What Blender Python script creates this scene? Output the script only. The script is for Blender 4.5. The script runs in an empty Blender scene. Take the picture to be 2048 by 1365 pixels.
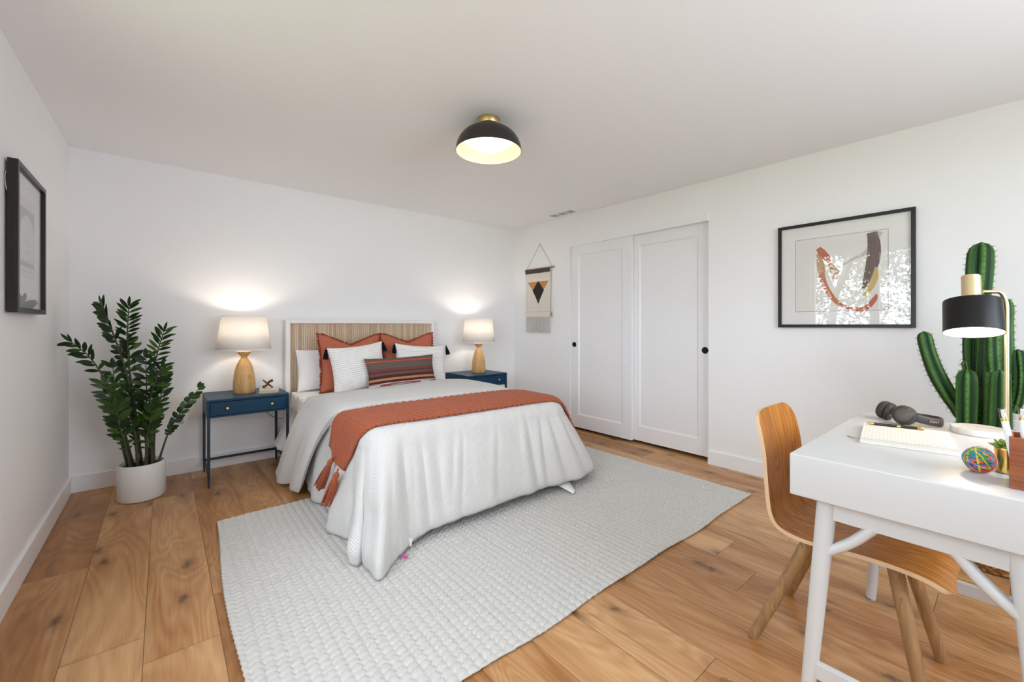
import bpy, bmesh, math, random
import numpy as np
from mathutils import Vector as V, Matrix, noise
from mathutils.bvhtree import BVHTree
S = bpy.context.scene
C = S.collection
PI = math.pi
R = random.Random(7)

# ------------------------------------------------------------ camera, sky, exposure
CAM_H = 1.16
YAW = math.radians(39.805)
cd = bpy.data.cameras.new('camera'); cam = bpy.data.objects.new('camera', cd); C.objects.link(cam)
cam.location = (0, 0, CAM_H); cam.rotation_euler = (PI/2, 0, -YAW)
cd.sensor_width = 36.0; cd.lens = 836.5/2048*36; cd.shift_y = -32.0/2048; cd.clip_start = 0.05
S.camera = cam
w = bpy.data.worlds.new('sky'); S.world = w; w.use_nodes = True
bg = w.node_tree.nodes['Background']; bg.inputs[0].default_value = (0.855, 0.945, 1.065, 1); bg.inputs[1].default_value = 8.2
S.view_settings.view_transform = 'Standard'; S.view_settings.look = 'None'
S.view_settings.gamma = 1; S.view_settings.use_curve_mapping = False
S.view_settings.exposure = 0.17
S.cycles.use_denoising = True
S.cycles.max_bounces = 10; S.cycles.diffuse_bounces = 6; S.cycles.glossy_bounces = 4
S.cycles.transparent_max_bounces = 12; S.cycles.transmission_bounces = 6
S.cycles.caustics_reflective = False; S.cycles.caustics_refractive = False
S.cycles.sample_clamp_indirect = 6.0

def portal(name, loc, rot, sx, sy):
    l = bpy.data.lights.new(name, 'AREA'); l.shape = 'RECTANGLE'; l.size = sx; l.size_y = sy
    l.cycles.is_portal = True
    o = bpy.data.objects.new(name, l); o.location = loc; o.rotation_euler = rot; C.objects.link(o)
def lamp(name, loc, e, col=(1, 0.78, 0.55), r=0.03):
    l = bpy.data.lights.new(name, 'POINT'); l.energy = e; l.color = col; l.shadow_soft_size = r
    o = bpy.data.objects.new(name, l); o.location = loc; C.objects.link(o); return o

# ------------------------------------------------------------ object helpers
def prop(o, label=None, cat=None, group=None, kind=None):
    if label: o['label'] = label
    if cat: o['category'] = cat
    if group: o['group'] = group
    if kind: o['kind'] = kind
    return o
def thing(name, label, cat, loc=(0, 0, 0), rotz=0, group=None):
    o = bpy.data.objects.new(name, None); C.objects.link(o)
    o.location = loc; o.rotation_euler = (0, 0, rotz); o.empty_display_size = 0.05
    return prop(o, label, cat, group)
class MB:
    """collects vertices and faces of one mesh"""
    def __init__(s): s.v = []; s.f = []; s.uv = {}
    def add(s, vs, fs):
        n = len(s.v); s.v += [tuple(q) for q in vs]; s.f += [tuple(i+n for i in f) for f in fs]; return s
    def box(s, a, b, bev=0.0, M=None, seg=2):
        bm = bmesh.new(); bmesh.ops.create_cube(bm, size=1)
        for q in bm.verts: q.co = V([(a[i]+b[i])/2 + q.co[i]*(b[i]-a[i]) for i in range(3)])
        if bev > 0: bmesh.ops.bevel(bm, geom=bm.edges[:]+bm.verts[:], offset=bev, segments=seg, profile=0.6, affect='EDGES')
        bm.verts.index_update()
        s.add([(M @ q.co if M else q.co) for q in bm.verts], [[q.index for q in f.verts] for f in bm.faces]); bm.free(); return s
    def lathe(s, prof, c=(0, 0, 0), n=48, M=None, cap=False):
        k = len(prof); vs = []; fs = []
        for (r, z) in prof:
            for i in range(n):
                t = 2*PI*i/n; q = V((c[0]+r*math.cos(t), c[1]+r*math.sin(t), c[2]+z)); vs.append(M @ q if M else q)
        for j in range(k-1):
            for i in range(n):
                i2 = (i+1) % n; fs.append((j*n+i, j*n+i2, (j+1)*n+i2, (j+1)*n+i))
        if cap: fs += [tuple(range(n))[::-1], tuple((k-1)*n+i for i in range(n))]
        return s.add(vs, fs)
    def tube(s, pts, rad, n=10, cap=True, sect=None):
        pts = [V(p) for p in pts]; k = len(pts)
        if not hasattr(rad, '__len__'): rad = [rad]*k
        t0 = (pts[1]-pts[0]).normalized(); up = V((0, 0, 1)) if abs(t0.z) < 0.9 else V((1, 0, 0))
        x = t0.cross(up).normalized(); vs = []; fs = []
        for j in range(k):
            t = (pts[min(j+1, k-1)]-pts[max(j-1, 0)]).normalized()
            x = (x - t*x.dot(t)).normalized(); y = t.cross(x)
            for i in range(n):
                a = 2*PI*i/n; m = sect(a, j/(k-1)) if sect else 1
                vs.append(pts[j]+(x*math.cos(a)+y*math.sin(a))*rad[j]*m)
        for j in range(k-1):
            for i in range(n):
                i2 = (i+1) % n; fs.append((j*n+i, j*n+i2, (j+1)*n+i2, (j+1)*n+i))
        if cap: fs += [tuple(range(n))[::-1], tuple((k-1)*n+i for i in range(n))]
        return s.add(vs, fs)
    def ribbon(s, pts, wid, nrm):
        pts = [V(p) for p in pts]; k = len(pts); vs = []; nrm = V(nrm)
        if not hasattr(wid, '__len__'): wid = [wid]*k
        for j in range(k):
            t = (pts[min(j+1, k-1)]-pts[max(j-1, 0)]).normalized(); q = nrm.cross(t).normalized()*wid[j]/2
            vs += [pts[j]-q, pts[j]+q]
        return s.add(vs, [(2*j, 2*j+1, 2*j+3, 2*j+2) for j in range(k-1)])
    def grid(s, P, closed=False):
        """P[i][j] rows of points"""
        a, b = len(P), len(P[0])
        vs = [q for row in P for q in row]
        fs = [(i*b+j, (i+1)*b+j, (i+1)*b+(j+1) % b, i*b+(j+1) % b) for i in range(a-1) for j in range(b if closed else b-1)]
        return s.add(vs, fs)
    def build(s, name, mat, parent=None, smooth=True, uv=None, local=False, angle=40, label=None):
        me = bpy.data.meshes.new(name)
        off = V((0, 0, 0)) if (local or parent is None) else root_loc(parent)
        me.from_pydata([V(q)-off for q in s.v], [], s.f); me.update()
        if uv is not None:
            u = me.uv_layers.new(name='UVMap'); li = np.zeros(len(me.loops), dtype=np.int32); me.loops.foreach_get('vertex_index', li)
            u.data.foreach_set('uv', np.asarray(uv, dtype=np.float32)[li].ravel())
        for m in (mat if isinstance(mat, (list, tuple)) else [mat]): me.materials.append(m)
        if smooth:
            me.shade_smooth()
            if angle: me.set_sharp_from_angle(angle=math.radians(angle))
        o = bpy.data.objects.new(name, me); C.objects.link(o)
        if parent is not None: o.parent = parent
        if label: o['label'] = label
        return o
def root_loc(p):
    l = V((0, 0, 0))
    while p is not None: l += p.location; p = p.parent
    return l
def mod(o, typ, **k):
    m = o.modifiers.new(typ.lower(), typ)
    for a, b in k.items(): setattr(m, a, b)
    return o
def nz(x, y=0.0, z=0.0): return noise.noise(V((x, y, z)))
def cr(pts, n):
    """Catmull-Rom through pts, n samples"""
    P = [np.array(p, float) for p in pts]; P = [2*P[0]-P[1]]+P+[2*P[-1]-P[-2]]; out = []
    for i in range(n):
        t = i/(n-1)*(len(P)-3); k = min(int(t), len(P)-4); t -= k
        a, b, c, d = P[k:k+4]
        out.append(0.5*(2*b+(c-a)*t+(2*a-5*b+4*c-d)*t*t+(3*b-a-3*c+d)*t**3))
    return out

# ------------------------------------------------------------ materials
def srgb(r, g, b):
    f = lambda c: (c/255/12.92) if c/255 <= 0.04045 else ((c/255+0.055)/1.055)**2.4
    return (f(r), f(g), f(b), 1)
class NT:
    def __init__(s, name):
        s.m = bpy.data.materials.new(name); s.m.use_nodes = True; s.t = s.m.node_tree
        s.b = s.t.nodes['Principled BSDF']; s.out = s.t.nodes['Material Output']
    def n(s, typ, ins=None, **at):
        q = s.t.nodes.new('ShaderNode'+typ)
        for a, b in at.items(): setattr(q, a, b)
        for k, val in (ins or {}).items():
            if isinstance(val, bpy.types.NodeSocket): s.t.links.new(val, q.inputs[k])
            else: q.inputs[k].default_value = val
        return q
    def math(s, op, a, b=None, c=None):
        ins = {0: a}
        if b is not None: ins[1] = b
        if c is not None: ins[2] = c
        return s.n('Math', ins, operation=op).outputs[0]
    def co(s, kind='Object'): return s.n('TexCoord').outputs[kind]
    def mapping(s, vec, scale=(1, 1, 1), loc=(0, 0, 0), rot=(0, 0, 0)):
        return s.n('Mapping', {'Vector': vec, 'Scale': scale, 'Location': loc, 'Rotation': rot}).outputs[0]
    def sep(s, vec): q = s.n('SeparateXYZ', {0: vec}); return q.outputs
    def comb(s, x, y, z=0.0): return s.n('CombineXYZ', {0: x, 1: y, 2: z}).outputs[0]
    def noise(s, vec, scale, detail=4, rough=0.55, dist=0.0): return s.n('TexNoise', {'Vector': vec, 'Scale': scale, 'Detail': detail, 'Roughness': rough, 'Distortion': dist}).outputs['Fac']
    def ramp(s, fac, stops, interp='LINEAR'):
        q = s.n('ValToRGB', {0: fac}); e = q.color_ramp; e.interpolation = interp
        while len(e.elements) < len(stops): e.elements.new(0.5)
        for el, (p, c) in zip(e.elements, stops): el.position = p; el.color = c if len(c) == 4 else (*c, 1)
        return q.outputs[0]
    def mix(s, fac, a, b, blend='MIX'):
        q = s.n('Mix', data_type='RGBA', blend_type=blend)
        for k, val in ((0, fac), (6, a), (7, b)):
            if isinstance(val, bpy.types.NodeSocket): s.t.links.new(val, q.inputs[k])
            else: q.inputs[k].default_value = val
        return q.outputs[2]
    def set(s, **k):
        names = dict(col='Base Color', rough='Roughness', metal='Metallic', spec='Specular IOR Level', sub='Subsurface Weight', sheen='Sheen Weight', trans='Transmission Weight', coat='Coat Weight', normal='Normal', ecol='Emission Color', es='Emission Strength')
        for a, val in k.items():
            sk = s.b.inputs[names[a]]
            if isinstance(val, bpy.types.NodeSocket): s.t.links.new(val, sk)
            else: sk.default_value = val
        return s.m
    def bump(s, h, strength=0.3, dist=0.01): s.set(normal=s.n('Bump', {'Height': h, 'Strength': strength, 'Distance': dist}).outputs[0])
def plain(name, col, rough=0.5, metal=0.0, spec=0.5, vary=0.0, vscale=30, bump=0.0, bscale=200, **k):
    t = NT(name)
    c = srgb(*col)
    if vary:
        f = t.noise(t.co(), vscale); d = tuple(x*(1-vary) for x in c[:3])+(1,); u = tuple(min(1, x*(1+vary)) for x in c[:3])+(1,)
        t.set(col=t.mix(f, d, u))
    else: t.set(col=c)
    if bump: t.bump(t.noise(t.co(), bscale, 3), bump, 0.002)
    return t.set(rough=rough, metal=metal, spec=spec, **k)
def wood(name, dark, light, rough=0.45, scale=1.0, axis=2, ring=14, spec=0.4):
    t = NT(name); sc = [26*scale, 26*scale, 26*scale]; sc[axis] = 1.6*scale
    p = t.mapping(t.co(), tuple(sc)); f = t.noise(p, 1.0, 6, 0.6, 0.6)
    sc2 = [ring*scale]*3; sc2[axis] = 0.8*scale
    g = t.noise(t.mapping(t.co(), tuple(sc2), (3.1, 1.7, 0.4)), 1.0, 2, 0.5, 1.5)
    h = t.math('FRACT', t.math('MULTIPLY', g, 7.0))
    f2 = t.math('ADD', t.math('MULTIPLY', f, 0.7), t.math('MULTIPLY', h, 0.25))
    t.set(col=t.ramp(f2, [(0.22, srgb(*dark)), (0.75, srgb(*light))]), rough=rough, spec=spec)
    t.bump(f, 0.08, 0.002); return t.m
def glass(name, r0=0.04, tint=(1, 1, 1, 1)):
    """thin clear pane: Schlick reflectance from the angle of incidence"""
    t = NT(name); g = t.n('NewGeometry'); c = t.math('ABSOLUTE', t.n('VectorMath', {0: g.outputs['Normal'], 1: g.outputs['Incoming']}, operation='DOT_PRODUCT').outputs['Value'])
    fr = t.math('ADD', r0, t.math('MULTIPLY', 1-r0, t.math('POWER', t.math('SUBTRACT', 1.0, c), 5.0)))
    tr = t.n('BsdfTransparent', {'Color': tint}).outputs[0]; gl = t.n('BsdfGlossy', {'Roughness': 0.0}).outputs[0]
    t.t.links.new(t.n('MixShader', {0: fr, 1: tr, 2: gl}).outputs[0], t.out.inputs[0]); return t.m

M_wall = plain('wall_paint', (243, 243, 243), 0.55, bump=0.02, bscale=160, spec=0.3)
M_ceil = plain('ceiling_paint', (244, 244, 245), 0.8, bump=0.03, bscale=120, spec=0.2)
M_trim = plain('trim_paint', (242, 242, 243), 0.35, spec=0.4)
M_door = plain('door_paint', (240, 240, 241), 0.38, spec=0.4)
M_black = plain('matte_black', (16, 15, 15), 0.42, spec=0.3)
M_gapshade = plain('painted_gap_shade', (20, 17, 15), 0.9)
M_brass = plain('brushed_brass', (205, 175, 120), 0.32, 1.0)
M_champ = plain('champagne_brass', (224, 204, 164), 0.34, 1.0)
M_chrome = plain('steel', (200, 200, 205), 0.2, 1.0)
M_glass = glass('picture_glass', 0.05)
M_pane = glass('window_glass', 0.03)
M_navy = plain('navy_lacquer', (8, 54, 80), 0.42, spec=0.25, vary=0.05, bump=0.02, bscale=60)
M_navyd = plain('navy_metal', (22, 40, 54), 0.4)
M_white = plain('white_lacquer', (204, 204, 203), 0.3, spec=0.5)
M_soil = plain('dark_soil', (32, 27, 22), 0.95, vary=0.5, vscale=90, bump=0.6, bscale=120)

def floor_mat():
    t = NT('oak_planks'); x, y, _ = t.sep(t.co())
    xs = t.math('DIVIDE', t.math('ADD', x, 0.0545), 0.219); i = t.math('FLOOR', xs); fx = t.math('FRACT', xs)
    ri = t.n('TexWhiteNoise', {'W': i}, noise_dimensions='1D').outputs[0]
    ys = t.math('ADD', t.math('DIVIDE', y, 1.75), t.math('MULTIPLY', ri, 5.0)); j = t.math('FLOOR', ys); fy = t.math('FRACT', ys)
    rc = t.n('TexWhiteNoise', {'Vector': t.comb(i, j, 3.0)}, noise_dimensions='3D'); r1 = rc.outputs[0]; rv = rc.outputs[1]
    off = t.n('VectorMath', {0: rv, 1: (37.0, 53.0, 17.0)}, operation='MULTIPLY').outputs[0]
    p = t.n('VectorMath', {0: t.comb(x, y, 0.0), 1: off}, operation='ADD').outputs[0]
    # cathedral figure: contour bands of a stretched noise field
    g = t.noise(t.mapping(p, (3.6, 0.85, 1)), 1.0, 2, 0.45, 0.5)
    rings = t.n('MapRange', {0: t.math('SINE', t.math('MULTIPLY', g, 120.0)), 1: -1.0, 2: 1.0, 3: 0.0, 4: 1.0}).outputs[0]
    fine = t.noise(t.mapping(p, (160, 5.0, 1)), 1.0, 5, 0.65)
    cloud = t.noise(t.mapping(p, (6.5, 0.9, 1)), 1.0, 4, 0.6, 0.4)
    tone = t.math('ADD', t.math('ADD', t.math('MULTIPLY', r1, 0.30), t.math('MULTIPLY', cloud, 0.72)), t.math('ADD', t.math('MULTIPLY', rings, 0.09), t.math('MULTIPLY', fine, 0.33)))
    base = t.ramp(tone, [(0.28, srgb(110, 67, 33)), (0.60, srgb(166, 113, 64)), (0.95, srgb(211, 167, 118))])
    # dark mineral streaks and knots
    st = t.noise(t.mapping(p, (15, 1.3, 1)), 1.0, 3, 0.6, 0.9)
    streak = t.n('MapRange', {0: st, 1: 0.64, 2: 0.76, 3: 0.0, 4: 0.75}).outputs[0]
    base = t.mix(streak, base, srgb(100, 66, 42))
    pd = t.n('VectorMath', {0: t.mapping(p, (6.5, 3.4, 1)), 1: t.n('VectorMath', {0: t.n('TexNoise', {'Vector': p, 'Scale': 16.0, 'Detail': 4.0, 'Roughness': 0.7}).outputs['Color'], 1: (0.42, 0.36, 0)}, operation='MULTIPLY').outputs[0]}, operation='ADD').outputs[0]
    vo = t.n('TexVoronoi', {'Vector': pd, 'Scale': 1.0, 'Randomness': 1.0}, voronoi_dimensions='2D')
    rare = t.math('GREATER_THAN', t.sep(vo.outputs['Color'])[0], 0.72)
    kn = t.math('MULTIPLY', t.n('MapRange', {0: vo.outputs['Distance'], 1: 0.15, 2: 0.03, 3: 0.0, 4: 1.0}).outputs[0], rare)
    base = t.mix(t.math('MULTIPLY', kn, 0.85), base, srgb(66, 42, 28))
    halo = t.math('MULTIPLY', t.n('MapRange', {0: vo.outputs['Distance'], 1: 0.36, 2: 0.12, 3: 0.0, 4: 0.35}).outputs[0], rare)
    base = t.mix(halo, base, srgb(116, 76, 46))
    ex = t.math('MINIMUM', fx, t.math('SUBTRACT', 1.0, fx)); ey = t.math('MINIMUM', fy, t.math('SUBTRACT', 1.0, fy))
    seam = t.math('MAXIMUM', t.math('LESS_THAN', ex, 0.006), t.math('LESS_THAN', ey, 0.0008))
    base = t.mix(t.math('MULTIPLY', seam, 0.7), base, srgb(70, 46, 30))
    t.set(col=base, rough=t.n('MapRange', {0: fine, 3: 0.30, 4: 0.44}).outputs[0], spec=0.5)
    t.bump(t.math('SUBTRACT', t.math('MULTIPLY', fine, 0.3), t.math('ADD', seam, kn)), 0.12, 0.002)
    return t.m
M_floor = floor_mat()
# ------------------------------------------------------------ room
XL, XR, YB, YF = -0.50, 3.505, 4.163, -1.25
def struct(o, label=None): o['kind'] = 'structure'; return o
struct(MB().box((XL-0.1, YF-0.1, -0.1), (XR+0.75, YB+0.1, 0)).build('floor', M_floor, smooth=False))
def zc(x, y):
    u = min(max((YB-y)/4.16, 0), 1.3); k = max(0, 1-(x-XL)/1.6)
    return 2.389-0.029*u-0.034*k*min(1, (YB-y)/1.5)
P = [[(XL-0.05+(XR-XL+0.1)*i/24, YF-0.05+(YB-YF+0.1)*j/24, zc(XL-0.05+(XR-XL+0.1)*i/24, YF-0.05+(YB-YF+0.1)*j/24)) for j in range(25)] for i in range(25)]
m = MB().grid(P); n0 = len(m.v); m.add([(a, b, 2.60) for a in (XL-0.05, XR+0.05) for b in (YF-0.05, YB+0.05)], [(0, 1, 3, 2)])
struct(m.build('ceiling', M_ceil))
struct(MB().box((XL-0.12, YB, 0), (XR+0.8, YB+0.12, 2.6)).build('wall_back', M_wall, smooth=False))
# left wall with a wide glazed opening (outside the frame, seen in the picture glass)
WY0, WY1, WZ0, WZ1 = -0.35, 1.96, 0.80, 2.20
m = MB().box((XL-0.12, WY1, 0), (XL, YB+0.12, 2.6)).box((XL-0.12, YF-0.12, 0), (XL, WY0, 2.6)).box((XL-0.12, WY0, WZ1), (XL, WY1, 2.6)).box((XL-0.12, WY0, 0), (XL, WY1, WZ0))
struct(m.build('wall_left', M_wall, smooth=False))
def window(name, axis, pos, a0, a1, z0, z1, stiles, casing=0.07):
    """glazed unit in the plane axis=pos, spanning a0..a1"""
    t = prop(bpy.data.objects.new(name, None), kind='structure'); C.objects.link(t)
    def bx(m, a, b, zz0, zz1, d0, d1):
        if axis == 'x': m.box((pos+d0, a, zz0), (pos+d1, b, zz1), 0.003)
        else: m.box((a, pos+d0, zz0), (b, pos+d1, zz1), 0.003)
    fr = MB(); c = casing; sg = 1
    bx(fr, a0-c, a0, z0, z1+c, -0.0, 0.018); bx(fr, a1, a1+c, z0, z1+c, -0.0, 0.018); bx(fr, a0, a1, z1, z1+c, -0.0, 0.018)
    edges = [a0]+stiles+[a1]
    for k in range(len(edges)-1):
        p, q = edges[k], edges[k+1]; s = 0.05
        bx(fr, p, p+s, z0, z1, -0.08, -0.03); bx(fr, q-s, q, z0, z1, -0.08, -0.03)
        bx(fr, p+s, q-s, z0, z0+0.07, -0.08, -0.03); bx(fr, p+s, q-s, z1-0.03, z1, -0.08, -0.03)
    fr.build('window_frame', M_trim, t, smooth=False)
    for k in range(len(edges)-1):
        g = MB(); p, q = edges[k], edges[k+1]
        bx(g, p+0.05, q-0.05, z0+0.07, z1-0.03, -0.058, -0.054); g.build('pane', M_pane, t, smooth=False)
    return t
window('window_1', 'x', XL, WY0, WY1, WZ0, WZ1, [0.46, 1.227])
# front wall behind the camera with an unseen window added to brighten the room
FX0, FX1, FZ0, FZ1 = 0.7, 2.7, 0.95, 2.1
m = MB().box((XL-0.12, YF-0.12, 0), (FX0, YF, 2.6)).box((FX1, YF-0.12, 0), (XR+0.8, YF, 2.6)).box((FX0, YF-0.12, FZ1), (FX1, YF, 2.6)).box((FX0, YF-0.12, 0), (FX1, YF, FZ0))
struct(m.build('wall_front', M_wall, smooth=False))
window('added_fill_window', 'y', YF, FX0, FX1, FZ0, FZ1, [2.0])
portal('portal_left', (XL-0.10, (WY0+WY1)/2, (WZ0+WZ1)/2), (0, -PI/2, 0), WZ1-WZ0, WY1-WY0)
portal('portal_front', ((FX0+FX1)/2, YF-0.10, (FZ0+FZ1)/2), (PI/2, 0, 0), FX1-FX0, FZ1-FZ0)
# right wall with the closet opening
CY0, CY1, CZ = 1.637, 3.190, 2.040
m = MB().box((XR, CY1, 0), (XR+0.12, YB+0.1, 2.6)).box((XR, YF-0.12, 0), (XR+0.12, CY0, 2.6)).box((XR, CY0, CZ), (XR+0.12, CY1, 2.6))
struct(m.build('wall_right', M_wall, smooth=False))
m = MB().box((XR+0.68, CY0-0.2, 0), (XR+0.75, CY1+0.2, 2.4)).box((XR+0.12, CY0-0.2, 0), (XR+0.7, CY0-0.1, 2.4)).box((XR+0.12, CY1+0.1, 0), (XR+0.7, CY1+0.2, 2.4)).box((XR+0.1, CY0-0.2, 2.3), (XR+0.7, CY1+0.2, 2.4))
struct(m.build('wall_closet', M_wall, smooth=False))
struct(MB().box((XR-0.011, CY0, 2.034), (XR+0.02, CY1+0.004, 2.094), 0.002).build('trim_1', M_trim, smooth=False))
struct(MB().box((XR-0.004, CY1-0.002, 0), (XR+0.10, CY1+0.012, 2.094), 0.001).build('trim_2', M_trim, smooth=False))
def closet_door(name, y0, y1, z0, z1, x, pull_y, px):
    t = prop(bpy.data.objects.new(name, None), kind='structure'); C.objects.link(t); t.location = (x, y0, z0)
    d = 0.032; s = 0.105; m = MB()
    m.box((x, y0, z0), (x+d, y0+s, z1), 0.0015).box((x, y1-s, z0), (x+d, y1, z1), 0.0015)
    m.box((x, y0+s, z1-0.115), (x+d, y1-s, z1), 0.0015).box((x, y0+s, z0), (x+d, y1-s, z0+0.14), 0.0015)
    m.build('door_frame', M_door, t, smooth=False)
    # sloped bead between frame and the sunk panel
    a0, a1, b0, b1 = y0+s-0.001, y1-s+0.001, z0+0.139, z1-0.114; k = 0.014; dx = 0.011
    o = [(x+0.001, a0, b0), (x+0.001, a1, b0), (x+0.001, a1, b1), (x+0.001, a0, b1)]; i = [(x+dx, a0+k, b0+k), (x+dx, a1-k, b0+k), (x+dx, a1-k, b1-k), (x+dx, a0+k, b1-k)]
    m = MB().add(o+i, [(0, 4, 5, 1), (1, 5, 6, 2), (2, 6, 7, 3), (3, 7, 4, 0), (4, 7, 6, 5)])
    m.build('door_panel', M_door, t, smooth=False)
    Mx = Matrix.Translation((x, pull_y, 0.943)) @ Matrix.Rotation(-PI/2, 4, 'Y')
    MB().lathe([(0.0001, 0.001), (0.021, 0.001), (0.0235, 0.0035), (0.027, 0.004), (0.0285, 0.0025), (0.0285, -0.002)], M=Mx, n=40).build('finger_pull', M_black, t)
closet_door('door_1', 2.395, 3.184, 0.030, 2.050, XR+0.012, 3.135, 0)
closet_door('door_2', 1.645, 2.44, 0.034, 2.050, XR+0.052, 1.690, 0)
struct(MB().box((XR+0.012, CY0+0.01, 2.052), (XR+0.11, CY1-0.01, 2.07)).build('gap_shade_strip', M_gapshade, smooth=False))  # near-black strip, its colour stands in for shade above the closet doors
# baseboards
H_BB = 0.113; T = 0.014
struct(MB().box((XL, YB-T, 0), (XR, YB, H_BB), 0.002).build('baseboard_back', M_trim, smooth=False))
struct(MB().box((XL, WY1+0.07, 0), (XL+T, YB-T, H_BB), 0.002).build('baseboard_left', M_trim, smooth=False))
m = MB().box((XR-T, CY1+0.012, 0), (XR, YB-T, H_BB), 0.002).box((XR-T, YF, 0), (XR, CY0, H_BB), 0.002)
struct(m.build('baseboard_right', M_trim, smooth=False))
# ground and trees outside the glazed opening
M_ground = plain('dry_grass', (150, 150, 120), 0.9, vary=0.3, vscale=3)
struct(MB().box((-40, -25, -0.35), (XL-0.12, 30, -0.25)).build('ground', M_ground, smooth=False))
M_bark = plain('pale_bark', (190, 180, 165), 0.9, vary=0.3, vscale=8)
M_leaf = NT('olive_leaf'); M_leaf.set(col=M_leaf.mix(M_leaf.n('TexWhiteNoise', {'Vector': M_leaf.n('VectorMath', {0: M_leaf.mapping(M_leaf.co(), (9, 9, 9))}, operation='FLOOR').outputs[0]}).outputs[0], srgb(70, 84, 50), srgb(160, 168, 120)), rough=0.6); M_leaf = M_leaf.m
def tree(x, y, h, rr, nleaf, label, seed):
    rg = random.Random(seed); t = thing('tree', label, 'tree', (x, y, -0.25), 0, 'trees outside the window')
    m = MB(); ends = []
    top = V((x+rg.uniform(-.2, .2), y+rg.uniform(-.3, .3), h*0.45))
    m.tube(cr([(x, y, -0.25), (x+rg.uniform(-.1, .1), y+.1, h*0.2), top], 10), [0.10-0.004*k for k in range(10)], 8)
    for k in range(7):
        a = k*2*PI/7+rg.random(); e = V((x+rr*.6*math.cos(a), y+rr*.8*math.sin(a), h*rg.uniform(0.55, 0.95)))
        m.tube(cr([top, (top+e)/2+V((0, 0, rg.uniform(-.1, .25))), e], 8), [0.05-0.005*q for q in range(8)], 6); ends.append(e)
    m.build('trunk', M_bark, t)
    f = MB(); cl = [e+V((rg.gauss(0, .45), rg.gauss(0, .5), rg.gauss(0, .4))) for e in ends*6]+[V((x+rg.gauss(0, .3), y+rg.uniform(-rr, rr), rg.uniform(0.5, h))) for _ in range(40)]
    for k in range(nleaf):
        c = rg.choice(cl)+V((rg.gauss(0, .2), rg.gauss(0, .22), rg.gauss(0, .2))); a = V((rg.gauss(0, 1), rg.gauss(0, 1), rg.gauss(0, 1))).normalized(); b = a.orthogonal().normalized(); L = rg.uniform(.035, .07)
        f.add([c-a*L, c+b*L*.35, c+a*L, c-b*L*.35], [(0, 1, 2, 3)])
    f.build('foliage', M_leaf, t, smooth=False)
tree(-4.1, 2.45, 3.9, 1.0, 8000, 'tree outside the window, reflected left in the glass of the wide picture', 3)
tree(-6.9, 1.0, 5.0, 1.5, 8000, 'tree outside the window, reflected right in the glass of the wide picture', 5)

# ------------------------------------------------------------ rug
def rug():
    x0, x1, y0, y1 = 0.225, 3.075, 1.135, 2.99; nx, ny = 780, 505
    u = np.linspace(0, 1, nx); v = np.linspace(0, 1, ny); U, W = np.meshgrid(u, v, indexing='ij')
    rs = np.random.RandomState(3)
    def lf(t, k): return sum(np.sin(t*f*6.28+p)*a for f, p, a in k)
    X = x0+(x1-x0)*U; Y = y0+(y1-y0)*W
    X = X+(1-U)*(0.04*(1-W)*-1+0.012*np.sin(W*7+1))+U*(0.010*np.sin(W*6))
    Y = Y+(1-W)*(0.006*np.sin(U*15)+0.004*np.sin(U*31+1))+W*0.006*np.sin(U*11)
    a, b = 0.037, 0.031
    fx = (X-x0)/a+0.12*np.sin(Y*5+X*3); ix = np.floor(fx); fx = fx-ix
    jit = rs.rand(int(ix.max())+4)[(ix-ix.min()).astype(int)]
    fy = (Y/b)+jit*1.0+0.22*np.abs(2*fx-1)+0.1*np.sin(X*9+Y*23); iy = np.floor(fy); fy = fy-iy
    hx = 1-np.abs(2*fx-1)**2.6; hy = 1-np.abs(2*fy-1)**3.0
    amp = 0.75+0.5*rs.rand(*U.shape)*0.3
    cell = rs.rand(997)[((ix*131+iy*17).astype(int)) % 997]
    hole = np.exp(-((0.5-np.abs(fx-0.5))/0.17)**2-((0.5-np.abs(fy-0.5))/0.17)**2)
    h = 0.0095*((0.55+0.45*hx)*(0.70+0.30*hy)*(0.8+0.35*cell)-0.75*hole)
    e = np.minimum(np.minimum(U*(x1-x0), (1-U)*(x1-x0)), np.minimum(W*(y1-y0), (1-W)*(y1-y0)))
    Z = 0.006+h*np.clip(e/0.006, 0.6, 1)
    lip = 0.0035*np.abs(np.sin(np.pi*(X-x0)/a)); Y[:, 1] -= lip[:, 1]; Y[:, -2] += lip[:, -2]; lip = 0.0035*np.abs(np.sin(np.pi*(Y-y0)/b)); X[1, :] -= lip[1, :]; X[-2, :] += lip[-2, :]
    Z[0, :] = Z[-1, :] = 0.001; Z[:, 0] = Z[:, -1] = 0.001
    X[0, :] += 0.012; X[-1, :] -= 0.012; Y[:, 0] += 0.012; Y[:, -1] -= 0.012
    co = np.stack([X, Y, Z], -1).reshape(-1, 3)
    i = np.arange(nx-1)[:, None]*ny+np.arange(ny-1)[None, :]
    f = np.stack([i, i+ny, i+ny+1, i+1], -1).reshape(-1, 4)
    me = bpy.data.meshes.new('rug'); me.vertices.add(len(co)); me.vertices.foreach_set('co', co.astype(np.float32).ravel())
    me.loops.add(f.size); me.loops.foreach_set('vertex_index', f.astype(np.int32).ravel())
    me.polygons.add(len(f)); me.polygons.foreach_set('loop_start', np.arange(0, f.size, 4, dtype=np.int32))
    me.update(calc_edges=True); me.shade_smooth()
    t = NT('cream_wool'); n = t.noise(t.co(), 60, 4); fz = t.noise(t.co(), 500, 2)
    t.set(col=t.mix(n, srgb(189, 186, 180), srgb(211, 208, 203)), rough=0.95, spec=0.1, sheen=0.2); t.bump(fz, 0.35, 0.002)
    me.materials.append(t.m); o = bpy.data.objects.new('rug', me); C.objects.link(o)
    prop(o, 'large cream braided wool rug lying under the foot of the bed', 'rug')
rug()
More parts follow.
